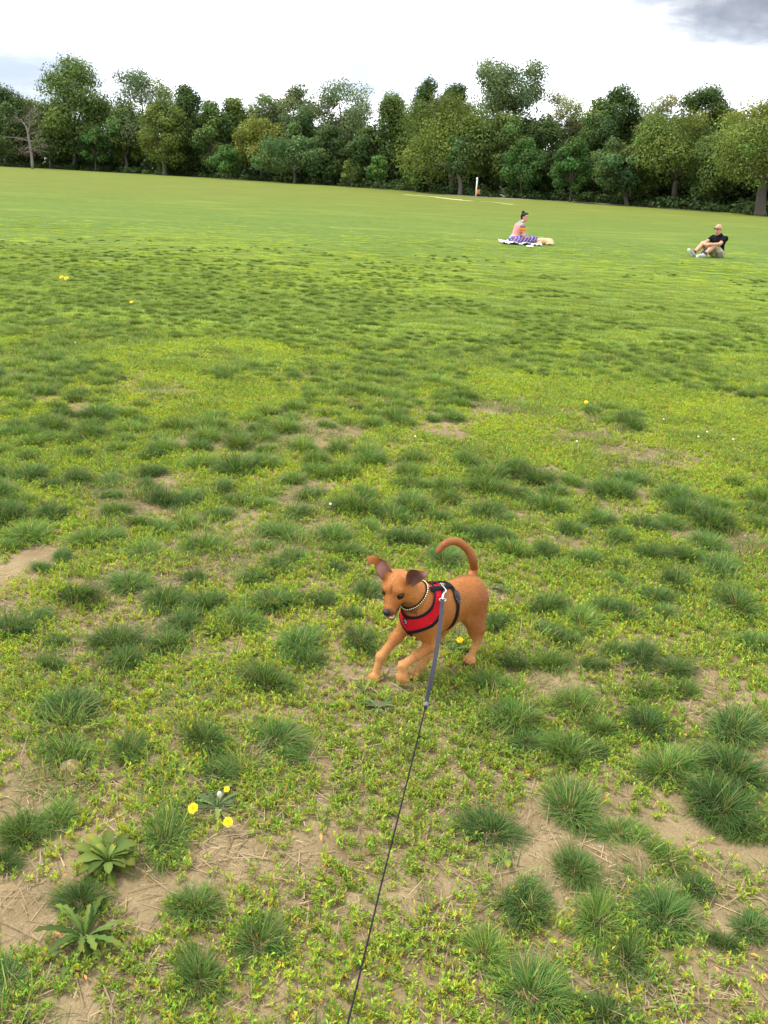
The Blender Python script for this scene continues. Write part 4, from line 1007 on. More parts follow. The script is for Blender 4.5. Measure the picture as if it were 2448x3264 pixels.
def build_dog():
    prims, jaw = dog_prims(); D = DOG; h = D['h']; H = D['H']
    cuts = [elli(h(.0405, s * .0285, .0045), (.0108, .0108, .0100), H, .005) for s in (-1, 1)]
    V, Q = sdf_mesh(prims, 0.0021, cuts)
    V = smooth_mesh(V, Q, 2, 0.5)
    Vj, Qj = sdf_mesh(jaw, 0.0022); Vj = smooth_mesh(Vj, Qj, 2)
    base = np.array([D['pel'][0] * .5 + D['chest'][0] * .5, D['pel'][1] * .5 + D['chest'][1] * .5, 0])
    # coat colours, plus shading painted on thigh and rear
    red = np.array((0.335, 0.117, 0.021)); tan = np.array((0.450, 0.212, 0.064)); dark = np.array((0.125, 0.038, 0.012)); blk = np.array((0.012, 0.009, 0.009))
    def dseg(X, a, b):
        ab = b - a; t = np.clip(((X - a) @ ab) / (ab @ ab), 0, 1); return np.linalg.norm(X - a - t[:, None] * ab, axis=1)
    def paint(X):
        C = np.repeat(red[None], len(X), 0)
        def mixin(w, c):
            nonlocal C
            C = C * (1 - w[:, None]) + np.asarray(c) * w[:, None]
        low = np.min([dseg(X, a, b) for a, b in D['lower']], 0)
        mixin(0.9 * sstep(.045, .018, low) * sstep(.16, .08, X[:, 2]), tan)
        q = X - D['S']; x, y, z = q @ D['hf'], q @ D['hl'], q @ D['hu']
        ishead = (x > -.06) & (x < .12) & (np.abs(y) < .075) & (z > -.08) & (z < .07)
        mixin(ishead * 0.75 * sstep(.032, .012, np.hypot(x - .012, (np.abs(y) - .034)) ) * sstep(-.005, -.02, z), tan * np.array((1, .95, .9)))     # cheeks
        mixin(ishead * 0.75 * sstep(.0065, .002, np.abs(y)) * sstep(.015, .035, x) * sstep(.060, .045, x) * sstep(0, .008, z), dark)    # stripe on the forehead
        mixin(ishead * 0.22 * sstep(.022, .008, np.hypot(x - .060, np.abs(y) - .014)) , dark * 1.5)
        for s in (-1, 1):
            e = np.linalg.norm(X - h(.0400, s * .0280, .0045), axis=1); mixin(0.9 * sstep(.0155, .0110, e), dark * 0.22)
        mixin(ishead * 0.8 * sstep(.080, .093, x), dark * 0.55)
        lip = ishead & (x > .015) & (x < .085); mixin(lip * 0.6 * sstep(-.029, -.036, z) * sstep(.02, .04, x), blk * 2.5)
        td = np.min([np.linalg.norm(X - p, axis=1) for p in D['tail'][6:]], 0); tz = sstep(.02, .012, td)
        mixin(0.55 * tz * (0.4 + 0.6 * sstep(0.02, -.02, (X - D['tail'][24]) @ np.array([0.6, 0, 0.8]))), dark)
        back = sstep(.26, .31, X[:, 2]) * sstep(2.62, 2.68, X[:, 1]); mixin(0.25 * back, red * np.array((.85, .78, .7)))
        belly = sstep(.215, .17, X[:, 2]) * sstep(.10, .14, X[:, 2]) * (X[:, 0] > .18) * (X[:, 0] < .32); mixin(0.35 * belly, tan)
        thigh = sstep(.05, .02, np.linalg.norm((X - D['pel']) @ np.stack([D['f'], D['up']]).T - [0.0, -.06], axis=1)); mixin(0.3 * thigh, red * .75); rear_shade = sstep(.30, .36, X[:, 0] + .25 * (X[:, 1] - 2.7)) * sstep(.08, .12, X[:, 2]) * (X[:, 2] < .29); mixin(0.4 * rear_shade, dark * 1.3)  # darker thigh and rump: shading put into the coat colour
        return C
    C = paint(V)
    qj = Vj - D['S']; zj = qj @ D['hu']; xj = qj @ D['hf']
    Cj = np.repeat((blk * 1.6)[None], len(Vj), 0); w = sstep(.012, -.006, xj)[:, None]; Cj = Cj * (1 - w) + red * w
    w = (sstep(-.052, -.062, zj) * 0.9)[:, None]; Cj = Cj * (1 - w) + np.array((0.20, 0.09, 0.05)) * w
    # ears: bent sheets with thickness, joined to the body mesh
    mb = MB(); mb.add(V, Q, (), C); mb.add(Vj, Qj, (), Cj)
    def ear(A, Bp, Ya, Yb, cup, cols, th=0.0032):
        n = 26; m = 11
        EA = spline([ony(x, y, Y) for (x, y), Y in zip(A, Ya)], n); EB = spline([ony(x, y, Y) for (x, y), Y in zip(Bp, Yb)], n); cp = np.interp(np.linspace(0, 1, n), np.linspace(0, 1, len(cup)), cup)
        P = np.zeros((n, m, 3)); 
        for i in range(n):
            for j in range(m):
                u = j / (m - 1); P[i, j] = EA[i] * (1 - u) + EB[i] * u + np.array([0.1, .9, .42]) * cp[i] * math.sin(math.pi * u)
        du = np.gradient(P, axis=0); dv = np.gradient(P, axis=1); N = np.cross(du, dv); N /= np.linalg.norm(N, axis=2)[..., None] + 1e-9
        if (N[..., 1].mean() > 0): N = -N
        prof = np.sin(np.linspace(0, math.pi, m))[None, :, None] ** .5 * np.minimum(1, np.linspace(1.2, 0, n) * 4 + .15)[:, None, None]
        Fr = P + N * th * prof * .5; Bk = P - N * th * prof * .5 - N * .0004
        idx = np.arange(n - 1)[:, None] * m + np.arange(m - 1)[None]; q = np.stack([idx, idx + m, idx + m + 1, idx + 1], -1).reshape(-1, 4)
        tt = np.linspace(0, 1, n); ci = np.stack([np.interp(tt, np.linspace(0, 1, len(cols)), [c[k] for c in cols]) for k in range(3)], 1)
        CF = np.repeat(ci[:, None], m, 1).copy(); rim = np.minimum(np.arange(m), np.arange(m)[::-1]) < 1; CF[:, rim] = CF[:, rim] * .45 + red * .4
        mb.add(np.concatenate([Fr.reshape(-1, 3), Bk.reshape(-1, 3)]), np.concatenate([q, q[:, ::-1] + n * m]), (), np.concatenate([CF.reshape(-1, 3), np.repeat((red * .85)[None], n * m, 0)]))
        mb_edge = []
        for i in range(n - 1):
            for j in (0, m - 1): mb_edge.append((i * m + j, (i + 1) * m + j, n * m + (i + 1) * m + j, n * m + i * m + j))
        for j in range(m - 1): mb_edge.append(((n - 1) * m + j, (n - 1) * m + j + 1, n * m + (n - 1) * m + j + 1, n * m + (n - 1) * m + j))
        mb.q.append(np.array(mb_edge) + mb.n - 2 * n * m)
    pink = np.array((0.27, 0.125, 0.095)); inn = np.array((0.150, 0.056, 0.036)); r2 = red * np.array((.78, .68, .6))
    ear([(1219, 1852), (1204, 1830), (1197, 1812), (1194, 1800), (1181, 1798), (1171, 1792)], [(1251, 1824), (1241, 1804), (1227, 1788), (1207, 1777), (1187, 1771), (1167, 1777)],
        [2.545, 2.545, 2.55, 2.54, 2.53, 2.53], [2.545, 2.55, 2.555, 2.55, 2.545, 2.535], [.012, .016, .014, .004, -.003, 0], [inn, pink, pink * 1.1, r2, r2, r2])
    ear([(1300, 1868), (1294, 1842), (1303, 1819), (1322, 1816), (1345, 1822), (1363, 1815)], [(1314, 1872), (1338, 1856), (1349, 1847), (1358, 1840), (1365, 1829), (1367, 1818)],
        [2.505, 2.495, 2.50, 2.515, 2.525, 2.535], [2.515, 2.52, 2.52, 2.52, 2.525, 2.535], [.014, .020, .018, .012, .006, 0], [inn * .7, inn * .5, inn * .7, pink * .9, pink * .7, r2 * .8])
    M_FUR = vcol('red_coat', 0.50, 0.20, 330, 0.35, 0.30)
    root = empty('red_dog', tuple(base), 'short haired red brown dog bounding on a leash with tail curled up', 'dog')
    me = mb.mesh('body', M_FUR); b = obj('body', me, root); b.location = tuple(-base)
    def part(name, m_, build, par=None):
        q = MB(); build(q); o = obj(name, q.mesh(name, m_), par or root); 
        if par is None: o.location = tuple(-base)
        return o
    rg = np.random.default_rng(21); nh = 70000
    ar = np.linalg.norm(np.cross(V[Q[:, 2]] - V[Q[:, 0]], V[Q[:, 3]] - V[Q[:, 1]]), axis=1); fi = rg.choice(len(Q), nh, p=ar / ar.sum()); u, v = rg.random((2, nh, 1))
    P0 = (V[Q[fi, 0]] * (1 - u) + V[Q[fi, 1]] * u) * (1 - v) + (V[Q[fi, 3]] * (1 - u) + V[Q[fi, 2]] * u) * v
    Nn = np.cross(V[Q[fi, 2]] - V[Q[fi, 0]], V[Q[fi, 3]] - V[Q[fi, 1]]); Nn /= np.linalg.norm(Nn, axis=1)[:, None]
    if (Nn * (P0 - (D['rib1'] + D['rib2']) / 2)).sum() < 0: Nn = -Nn
    ok = np.min([np.linalg.norm(P0 - h(.0385, s * .0275, .0045), axis=1) for s in (-1, 1)], 0) > .0125; P0, Nn = P0[ok], Nn[ok]; nh = len(P0)
    fl = -D['f'] * .8 - D['up'] * .55 + rg.normal(size=(nh, 3)) * .22
    hd = np.linalg.norm(P0 - D['S'], axis=1) < .11; fl[hd] = -D['hf'] + rg.normal(size=(hd.sum(), 3)) * .2
    fl -= Nn * (fl * Nn).sum(1)[:, None]; fl /= np.linalg.norm(fl, axis=1)[:, None] + 1e-9
    dr = fl * .93 + Nn * (.25 + .12 * rg.random((nh, 1))); sd = np.cross(fl, Nn) * .00055; Lh = (.0050 + .0045 * rg.random((nh, 1))) * np.where(hd, .65, 1)[:, None]
    HV = np.stack([P0 - sd - Nn * .0006, P0 + sd - Nn * .0006, P0 + dr * Lh], 1).reshape(-1, 3); HC = np.repeat(paint(P0) * (.60 + .75 * rg.random((nh, 1))), 3, 0)
    ct = obj('coat', mk_mesh('coat', HV, np.arange(3 * nh).reshape(-1, 3), M_FUR, False, HC), b); tag(ct, kind='stuff')
    M_EYE = plain('eye_dark', (0.020, 0.009, 0.005), 0.12, spec=0.25); M_NOSE = plain('nose_black', (0.012, 0.010, 0.011), 0.45, scale=600, bump=.3, spec=.3)
    M_TONGUE = plain('tongue_pink', (0.42, 0.16, 0.16), 0.45); M_TOOTH = plain('tooth', (0.66, 0.62, 0.52), 0.4); M_CLAW = plain('claw', (0.030, 0.026, 0.026), 0.45); M_MOUTH = plain('mouth_dark', (0.05, 0.016, 0.014), 0.6)
    for s in (-1, 1): part('eye', M_EYE, lambda q: q.ell(h(.0378, s * .0270, .0045), (.0112,) * 3, nu=20, nv=14))
    def nose(q):
        q.ell(h(.0990, 0, -.0165), (.0105, .0130, .0100), H, 20, 14)
    part('nose', M_NOSE, nose)
    part('mouth_lining', M_MOUTH, lambda q: q.ell(h(.044, 0, -.046), (.032, .014, .013), np.stack([nrm(D['hf'] - .3 * D['hu']), D['hl'], nrm(D['hu'] + .3 * D['hf'])])))
    part('tongue', M_TONGUE, lambda q: q.ell(h(.064, 0, -.0605), (.020, .0095, .0045), np.stack([nrm(D['hf'] - .50 * D['hu']), D['hl'], nrm(D['hu'] + .50 * D['hf'])])))
    for i in range(8):
        a = -1.15 + 2.3 * i / 7; r = 0.0046 if i in (0, 7) else 0.003
        part('tooth', M_TOOTH, lambda q: q.tube([h(.071 + .0110 * math.cos(a), .0096 * math.sin(a), -.0685 - .005 * math.cos(a)), h(.0715 + .0110 * math.cos(a), .0096 * math.sin(a), -.0670 - .005 * math.cos(a) + r * 1.4)], [.0023, .0012], 6))
    for p, d, o_ in D['toes']:
        d = nrm(d); part('claw', M_CLAW, lambda q: q.tube(spline([p + d * .003 + [0, 0, .002], p + d * .0075 + [0, 0, .0005], p + d * .0105 - [0, 0, .003]], 6), np.linspace(.0030, .0008, 6), 7))
    build_harness(base)

def ring_rows(prims, c0, n0, c1, n1, rows, seg, off, ref):
    out = []
    for t in np.linspace(0, 1, rows):
        c = c0 * (1 - t) + c1 * t; n = nrm(n0 * (1 - t) + n1 * t); a = nrm(ref - n * (ref @ n)); b = np.cross(n, a)
        th = np.linspace(0, 2 * math.pi, seg, endpoint=False); dirs = np.cos(th)[:, None] * a + np.sin(th)[:, None] * b
        out.append(trace(prims, c, dirs, off, 0.2))
    return np.array(out)
def shell(name, P, th, m, parent, base, closed=True, col=None):
    """P: rows x seg x 3 on the outside; thickness goes outward"""
    R, S = P.shape[:2]; du = np.gradient(P, axis=0); dv = np.roll(P, -1, 1) - np.roll(P, 1, 1); N = np.cross(du, dv); N /= np.linalg.norm(N, axis=2)[..., None] + 1e-9
    c = P.mean((0, 1)); 
    if ((P - c) * N).sum() < 0: N = -N
    O = P + N * th; V = np.concatenate([P.reshape(-1, 3), O.reshape(-1, 3)]); Q = []
    n = R * S; last = S if closed else S - 1
    for i in range(R - 1):
        for j in range(last):
            k = (j + 1) % S; Q.append((n + i * S + j, n + i * S + k, n + (i + 1) * S + k, n + (i + 1) * S + j)); Q.append((i * S + k, i * S + j, (i + 1) * S + j, (i + 1) * S + k))
    for j in range(last):
        k = (j + 1) % S; Q.append((j, k, n + k, n + j)); i = (R - 1) * S; Q.append((i + k, i + j, n + i + j, n + i + k))
    if not closed:
        for i in range(R - 1):
            Q.append((i * S, n + i * S, n + (i + 1) * S, (i + 1) * S)); j = S - 1; Q.append(((i + 1) * S + j, n + (i + 1) * S + j, n + i * S + j, i * S + j))
    o = obj(name, mk_mesh(name, V, np.array(Q), m, True, col), parent); o.location = tuple(-np.asarray(base)); return o

def build_harness(base):
    D = DOG; body = D['torso'] + D['neck'] + D['shoulders']; f, l, up = D['f'], D['l'], D['up']
    M_BLK = plain('black_webbing', (0.009, 0.010, 0.014), 0.8, var=.3, scale=500, bump=.3, spec=.08)
    m, t = mat('red_mesh_fabric'); pos = t.new('ShaderNodeTexCoord').outputs['Object']
    vo = t.new('ShaderNodeTexVoronoi'); vo.inputs['Scale'].default_value = 330; t.l.new(pos, vo.inputs['Vector'])
    hole = t.ramp(vo.outputs['Distance'], 0.5, 0.15)
    t.l.new(t.mix(hole, (0.47, 0.006, 0.013), (0.20, 0.002, 0.005)), t.bsdf.inputs['Base Color']); t.bsdf.inputs['Roughness'].default_value = 0.75; t.bsdf.inputs['Specular IOR Level'].default_value = .15; M_RED = m
    bp = t.new('ShaderNodeBump'); bp.inputs['Strength'].default_value = .5; bp.inputs['Distance'].default_value = .002; t.l.new(vo.outputs['Distance'], bp.inputs['Height']); t.l.new(bp.outputs[0], t.bsdf.inputs['Normal'])
    root = empty('dog_harness', tuple(base), 'red mesh dog harness with black trim and straps worn by the red dog', 'harness')
    # band between the neckline plane and the lower edge plane
    def hit(px, py, off=0.0):                         # where a sight line meets the dog's trunk
        d = nrm(ray(px, py)); ts = np.linspace(2.4, 3.3, 180); q = sdf(body, CP + d * ts[:, None]) - off
        if q.min() > 0: return CP + d * ts[int(np.argmin(q))]
        t = ts[max(int(np.argmax(q < 0)) - 1, 0)]
        for _ in range(8): t += float(sdf(body, (CP + d * t)[None])[0] - off) * .9
        return CP + d * t
    # the vest: its edges are drawn on the visible left half, mirrored across the dog's own middle plane for the right half
    seg = 120
    mid = D['chest'] * .5 + D['rib1'] * .5
    def snap(X, off):                                  # onto the trunk, off above it
        X = X.copy()
        for _ in range(12):
            g_ = np.stack([sdf(body, X + e_) - sdf(body, X - e_) for e_ in np.eye(3) * .003], -1); g_ /= np.linalg.norm(g_, axis=-1)[..., None] + 1e-9
            X = X - g_ * (sdf(body, X) - off)[..., None] * .9
        return X
    ne = np.array([(1368, 1854), (1379, 1876), (1381, 1902), (1374, 1932), (1354, 1953), (1326, 1964), (1300, 1962), (1281, 1952)], float)
    lo = np.array([(1406, 1858), (1409, 1880), (1411, 1912), (1404, 1958), (1382, 1992), (1344, 2010), (1310, 2018), (1285, 2019)], float)
    NE, LO = spline(ne, 36), spline(lo, 36); half = np.array([[hit(*(NE[i] * (1 - v) + LO[i] * v), .003) for i in range(36)] for v in np.linspace(0, 1, 13)])
    def to_mid(h_):                                     # pull the two ends onto the middle plane
        for e_, st in ((0, 1), (-1, -1)):
            for i in range(5):
                k = i if st > 0 else -1 - i; w_ = 1 - i / 5; h_[:, k] -= ((h_[:, k] - mid) @ l)[:, None] * l * w_ ** 1.5 if True else 0
        return h_
    half = snap(to_mid(half), .003); other = half - 2 * ((half - mid) @ l)[..., None] * l; other = snap(other, .003)
    P = np.concatenate([half, other[:, ::-1][:, 1:-1]], 1); seg_v = P.shape[1]
    shell('vest_panel', P, .003, M_RED, root, base)
    shell('neck_trim', snap(P[:3], .0048), .004, M_BLK, root, base); shell('lower_trim', snap(P[-3:], .0048), .004, M_BLK, root, base)
    # girth strap behind the forelegs
    cg = D['rib1'] * .45 + D['rib2'] * .55; ng = nrm(f * .95 + up * .12)
    Pg = ring_rows(body, cg + ng * .0085, ng, cg - ng * .0085, ng, 4, seg, .0025, up); shell('girth_strap', Pg, .003, M_BLK, root, base)
    # strap over the withers, joining vest and girth strap
    pts = spline([hit(1374, 1879, .0075), hit(1388, 1876, .0075), hit(1402, 1874, .0075), hit(1418, 1871, .0065), hit(1432, 1868, .0055), hit(1440, 1867, .0055)], 16); S_ = []
    for p_ in pts:
        g_ = np.array([float(sdf(body, (p_ + e_)[None])[0] - sdf(body, (p_ - e_)[None])[0]) for e_ in np.eye(3) * .004]); g_ = nrm(g_); sd_ = nrm(np.cross(g_, pts[-1] - pts[0])); S_.append([p_ + sd_ * u - g_ * abs(u) * .12 for u in (-.009, -.0045, 0, .0045, .009)])
    S_ = np.array(S_).transpose(1, 0, 2)
    shell('back_strap', S_, .003, M_BLK, root, base, closed=False)
    # buckle on the girth strap, left flank
    j = int(np.argmin(np.abs([proj(p)[1] - 1905 for p in Pg[1]]) + 300 * np.array([(p - cg) @ l < 0 for p in Pg[1]]))); bc = Pg[1, j] ; out = nrm(bc - cg); tn = nrm(Pg[1, (j + 3) % seg] - Pg[1, j - 3]); sd = np.cross(out, tn)
    mb = MB(); Bm = np.stack([tn, sd, out]); mb.box(bc + out * .006, (.026, .022, .009), Bm); mb.box(bc + out * .006 + tn * .016, (.010, .016, .007), Bm); mb.box(bc + out * .006 - tn * .017, (.012, .014, .006), Bm); mb.box(bc + out * .0115, (.012, .010, .003), Bm)
    o = obj('buckle', mb.mesh('buckle', plain('black_plastic', (0.012, 0.012, 0.014), 0.35), False), root); o.location = tuple(-base); bv = o.modifiers.new('bev', 'BEVEL'); bv.width = .0015; bv.segments = 2
    # brand-free tag on the chest edge with white marks
    tgt = min(range(36), key=lambda k: (proj(P[4, k])[0] - 1279) ** 2 + (proj(P[4, k])[1] - 1982) ** 2)
    tc = P[4, tgt]; out = nrm(CP - tc); r_ = nrm(np.cross(np.array([0, 0, 1.0]), out)); u_ = np.cross(out, r_); dg = nrm(r_ * .5 - u_ * .85); sd = np.cross(out, dg); Bm = np.stack([dg, sd, out])
    mb = MB(); mb.box(tc + out * .009, (.019, .013, .0015), Bm); o = obj('cloth_tag', mb.mesh('cloth_tag', M_BLK, False), root); o.location = tuple(-base)
    mb = MB()
    for k, (a_, b_) in enumerate(((-.005, .0), (.0, .001), (.005, -.001))):
        mb.tube([tc + out * .0101 + dg * (a_ - .001) + sd * (b_ - .003), tc + out * .0101 + dg * (a_ + .001) + sd * (b_ + .0005), tc + out * .0101 + dg * a_ + sd * (b_ + .003)], .0008, 5)
    q = obj('white_stitching', mb.mesh('white_stitching', plain('white_thread', (0.75, 0.75, 0.75), .7)), o)
    # D ring
    ringc = hit(1408, 1867, .014)
    M_STEEL = plain('steel', (0.50, 0.51, 0.53), 0.35, .8, .1)
    mb = MB(); th = np.linspace(0, 2 * math.pi, 20); rv = nrm(np.array([-.45, -.1, .85])); rh = nrm(np.cross(rv, [0, 1, 0]))
    mb.tube([ringc + rv * .010 * math.sin(a) + rh * .006 * math.cos(a) for a in th], .0015, 7, cap=False); o = obj('d_ring', mb.mesh('d_ring', M_STEEL), root); o.location = tuple(-base)
    DOG['ring'] = ringc
    # collar
    cr = empty('dog_collar', tuple(base), 'thin black collar with a row of shiny beads round the red dog\'s neck', 'collar')
    nb = D['neck'] + [p for p in D['torso']]; cc = D['neckm'] * .92 + D['neckb'] * .08; S0 = D['S']; ncn = nrm(nrm(D['neckm'] - D['neckb']) * .8 + np.array([-.25, -.15, .35]))
    Pc = ring_rows(nb, cc + ncn * .0035, ncn, cc - ncn * .0035, ncn, 3, 96, .0015, up); shell('band', Pc, .0025, M_BLK, cr, base)
    M_BEAD = plain('bead', (0.80, 0.72, 0.48), 0.25, 0.55, .1)
    for k in range(0, 96, 2):
        p = Pc[1, k]; mb = MB(); mb.ell(p + nrm(p - cc) * .0045, (.0023,) * 3, nu=8, nv=6); o = obj('bead', mb.mesh('bead', M_BEAD), cr); o.location = tuple(-base)
    # leash
    lr = empty('leash', tuple(base), 'retractable leash of grey webbing running to a thin black cord clipped to the red harness', 'leash')
    M_GREY = plain('grey_webbing', (0.034, 0.034, 0.043), 0.75, var=.25, scale=400, bump=.3, spec=.12); M_CORD = plain('black_cord', (0.014, 0.014, 0.016), 0.8, spec=.1); M_GP = plain('grey_plastic', (0.12, 0.112, 0.105), 0.6, spec=.2)
    def lp(name, m_, fn, par=None, smooth=True):
        q = MB(); fn(q); o = obj(name, q.mesh(name, m_, smooth), par or lr); 
        if par is None: o.location = tuple(-base)
        return o
    p0 = D['ring'] + rv * .006; end_cord = ony(1085, 3420, 0.78); conn = None
    # clasp hangs from the ring towards the hand
    o_ = .016; c2_ = hit(1411, 1912, .020); Yr = c2_[1] + .050
    hook_pts = [p0, hit(1418, 1876, o_), hit(1422, 1884, o_), hit(1415, 1891, o_), hit(1412, 1897, o_), hit(1411, 1904, .018), c2_]
    lp('clasp', M_STEEL, lambda q: q.tube(spline(hook_pts, 24), np.interp(np.linspace(0, 1, 24), [0, .5, .75, 1], [.0022, .0032, .0042, .0030]), 8))
    lp('swivel', M_STEEL, lambda q: q.tube([c2_ + np.array([.011 * math.cos(a), 0.002 * math.sin(a), .0045 * math.sin(a)]) for a in np.linspace(0, 2 * math.pi, 18)], .0018, 6, cap=False))
    W = [ony(1410, 1914, Yr - .054), ony(1406, 1960, Yr - .13), ony(1399, 2020, Yr - .24), ony(1389, 2090, Yr - .345), ony(1378, 2150, Yr - .425), ony(1364, 2215, Yr - .51), ony(1358, 2245, Yr - .545)]
    Wp = spline(W, 40); ww = np.interp(np.linspace(0, 1, 40), [0, .1, .75, 1], [.0065, .0062, .0064, .0068])
    def web(q):
        V = []; Qs = []; tw = np.interp(np.linspace(0, 1, 40), [0, .55, .8, 1], [0, .15, .75, .45])
        for i in range(40):
            tn = nrm(Wp[min(i + 1, 39)] - Wp[max(i - 1, 0)]); out = nrm(CP - Wp[i]); out = nrm(out - tn * (out @ tn)); sd = np.cross(tn, out); s2 = sd * math.cos(tw[i]) + out * math.sin(tw[i]); o2 = np.cross(s2, tn)
            for a, b in ((-1, -1), (1, -1), (1, 1), (-1, 1)): V.append(Wp[i] + s2 * a * ww[i] + o2 * b * .0011)
        for i in range(39):
            for j in range(4): Qs.append((i * 4 + j, i * 4 + (j + 1) % 4, i * 4 + 4 + (j + 1) % 4, i * 4 + 4 + j))
        Qs += [(3, 2, 1, 0), (156, 157, 158, 159)]; q.add(V, Qs)
    lp('webbing', M_GREY, web, smooth=False)
    def web2(q):   # the folded back layer near the joint
        Vp = Wp[26:] + nrm(np.cross(nrm(Wp[39] - Wp[26]), CP - Wp[30])) * .0045 - nrm(CP - Wp[30]) * .004; q.tube(Vp, .0035, 6, flat=(1, .4))
    lp('webbing_fold', M_CORD, web2)
    e = Wp[-1]; dn = nrm(end_cord - e)
    lp('joint', M_GP, lambda q: q.tube([e - dn * .008, e, e + dn * .010, e + dn * .020], [.0058, .0078, .0074, .0045], 10))
    lp('joint_collar', M_CORD, lambda q: q.tube([e + dn * .019, e + dn * .027, e + dn * .033], [.0052, .0052, .0022], 10))
    cs = e + dn * .030; C_ = [cs, ony(1330, 2360, cs[1] - .115), ony(1283, 2550, cs[1] - .30), ony(1220, 2800, cs[1] - .51), ony(1165, 3030, cs[1] - .67), ony(1108, 3264, cs[1] - .80), ony(1070, 3420, cs[1] - .88)]
    lp('cord', M_CORD, lambda q: q.tube(spline(C_, 90), .0021, 7))
#@DOGEND
# ------------------------------------------------------------------ the two people, their things and the tan dog
def sdf_obj(name, prims, h, m, parent, grow=0.0, it=2, colfn=None, label=None):
    V, Q = sdf_mesh(prims, h, grow=grow); V = smooth_mesh(V, Q, it)
    o = obj(name, mk_mesh(name, V, Q, m, True, colfn(V) if colfn else None), parent); tag(o, label); return o
def hand(w, d, side, n, r=1.0):
    """palm and five bent fingers; w wrist, d pointing direction, side towards the thumb, n back of the hand"""
    w, d, side, n = np.asarray(w, float), nrm(d), nrm(side), nrm(n); P = [cone(w, w + d * .05, .026, .030, .015), elli(w + d * .055, (.042, .036, .017), np.stack([d, side, n]), .012)]
    for u, ln in ((.028, .062), (.010, .072), (-.009, .067), (-.027, .052)):
        a = w + d * .085 + side * u; b = a + d * ln * .5 - n * .010; c = b + d * ln * .4 - n * .026; P += [cone(a, b, .0095, .0088, .006), cone(b, c, .0088, .0075, .005)]
    a = w + d * .03 + side * .03; b = a + d * .03 + side * .028; c = b + d * .03 + side * .006 - n * .01; P += [cone(a, b, .012, .0105, .01), cone(b, c, .0105, .0085, .006)]
    return P
def face(c, F, Lf, Uf, sc=1.0):
    """head with jaw, nose, ears; F forward, Lf left, Uf up"""
    B = np.stack([F, Lf, Uf]); p = lambda x, y, z: c + F * x * sc + Lf * y * sc + Uf * z * sc
    P = [elli(p(-.008, 0, .025), (.098 * sc, .076 * sc, .092 * sc), B, .02), elli(p(.022, 0, -.045), (.066 * sc, .056 * sc, .070 * sc), B, .03), cone(p(.088, 0, .005), p(.106, 0, -.028), .009, .014, .012),
         elli(p(.078, 0, -.066), (.020, .026, .010), B, .012), elli(p(.066, 0, -.100), (.022, .024, .018), B, .02)]
    for s in (-1, 1): P += [elli(p(-.008, s * .078, -.008), (.018, .009, .030), B, .008)]
    return P, p
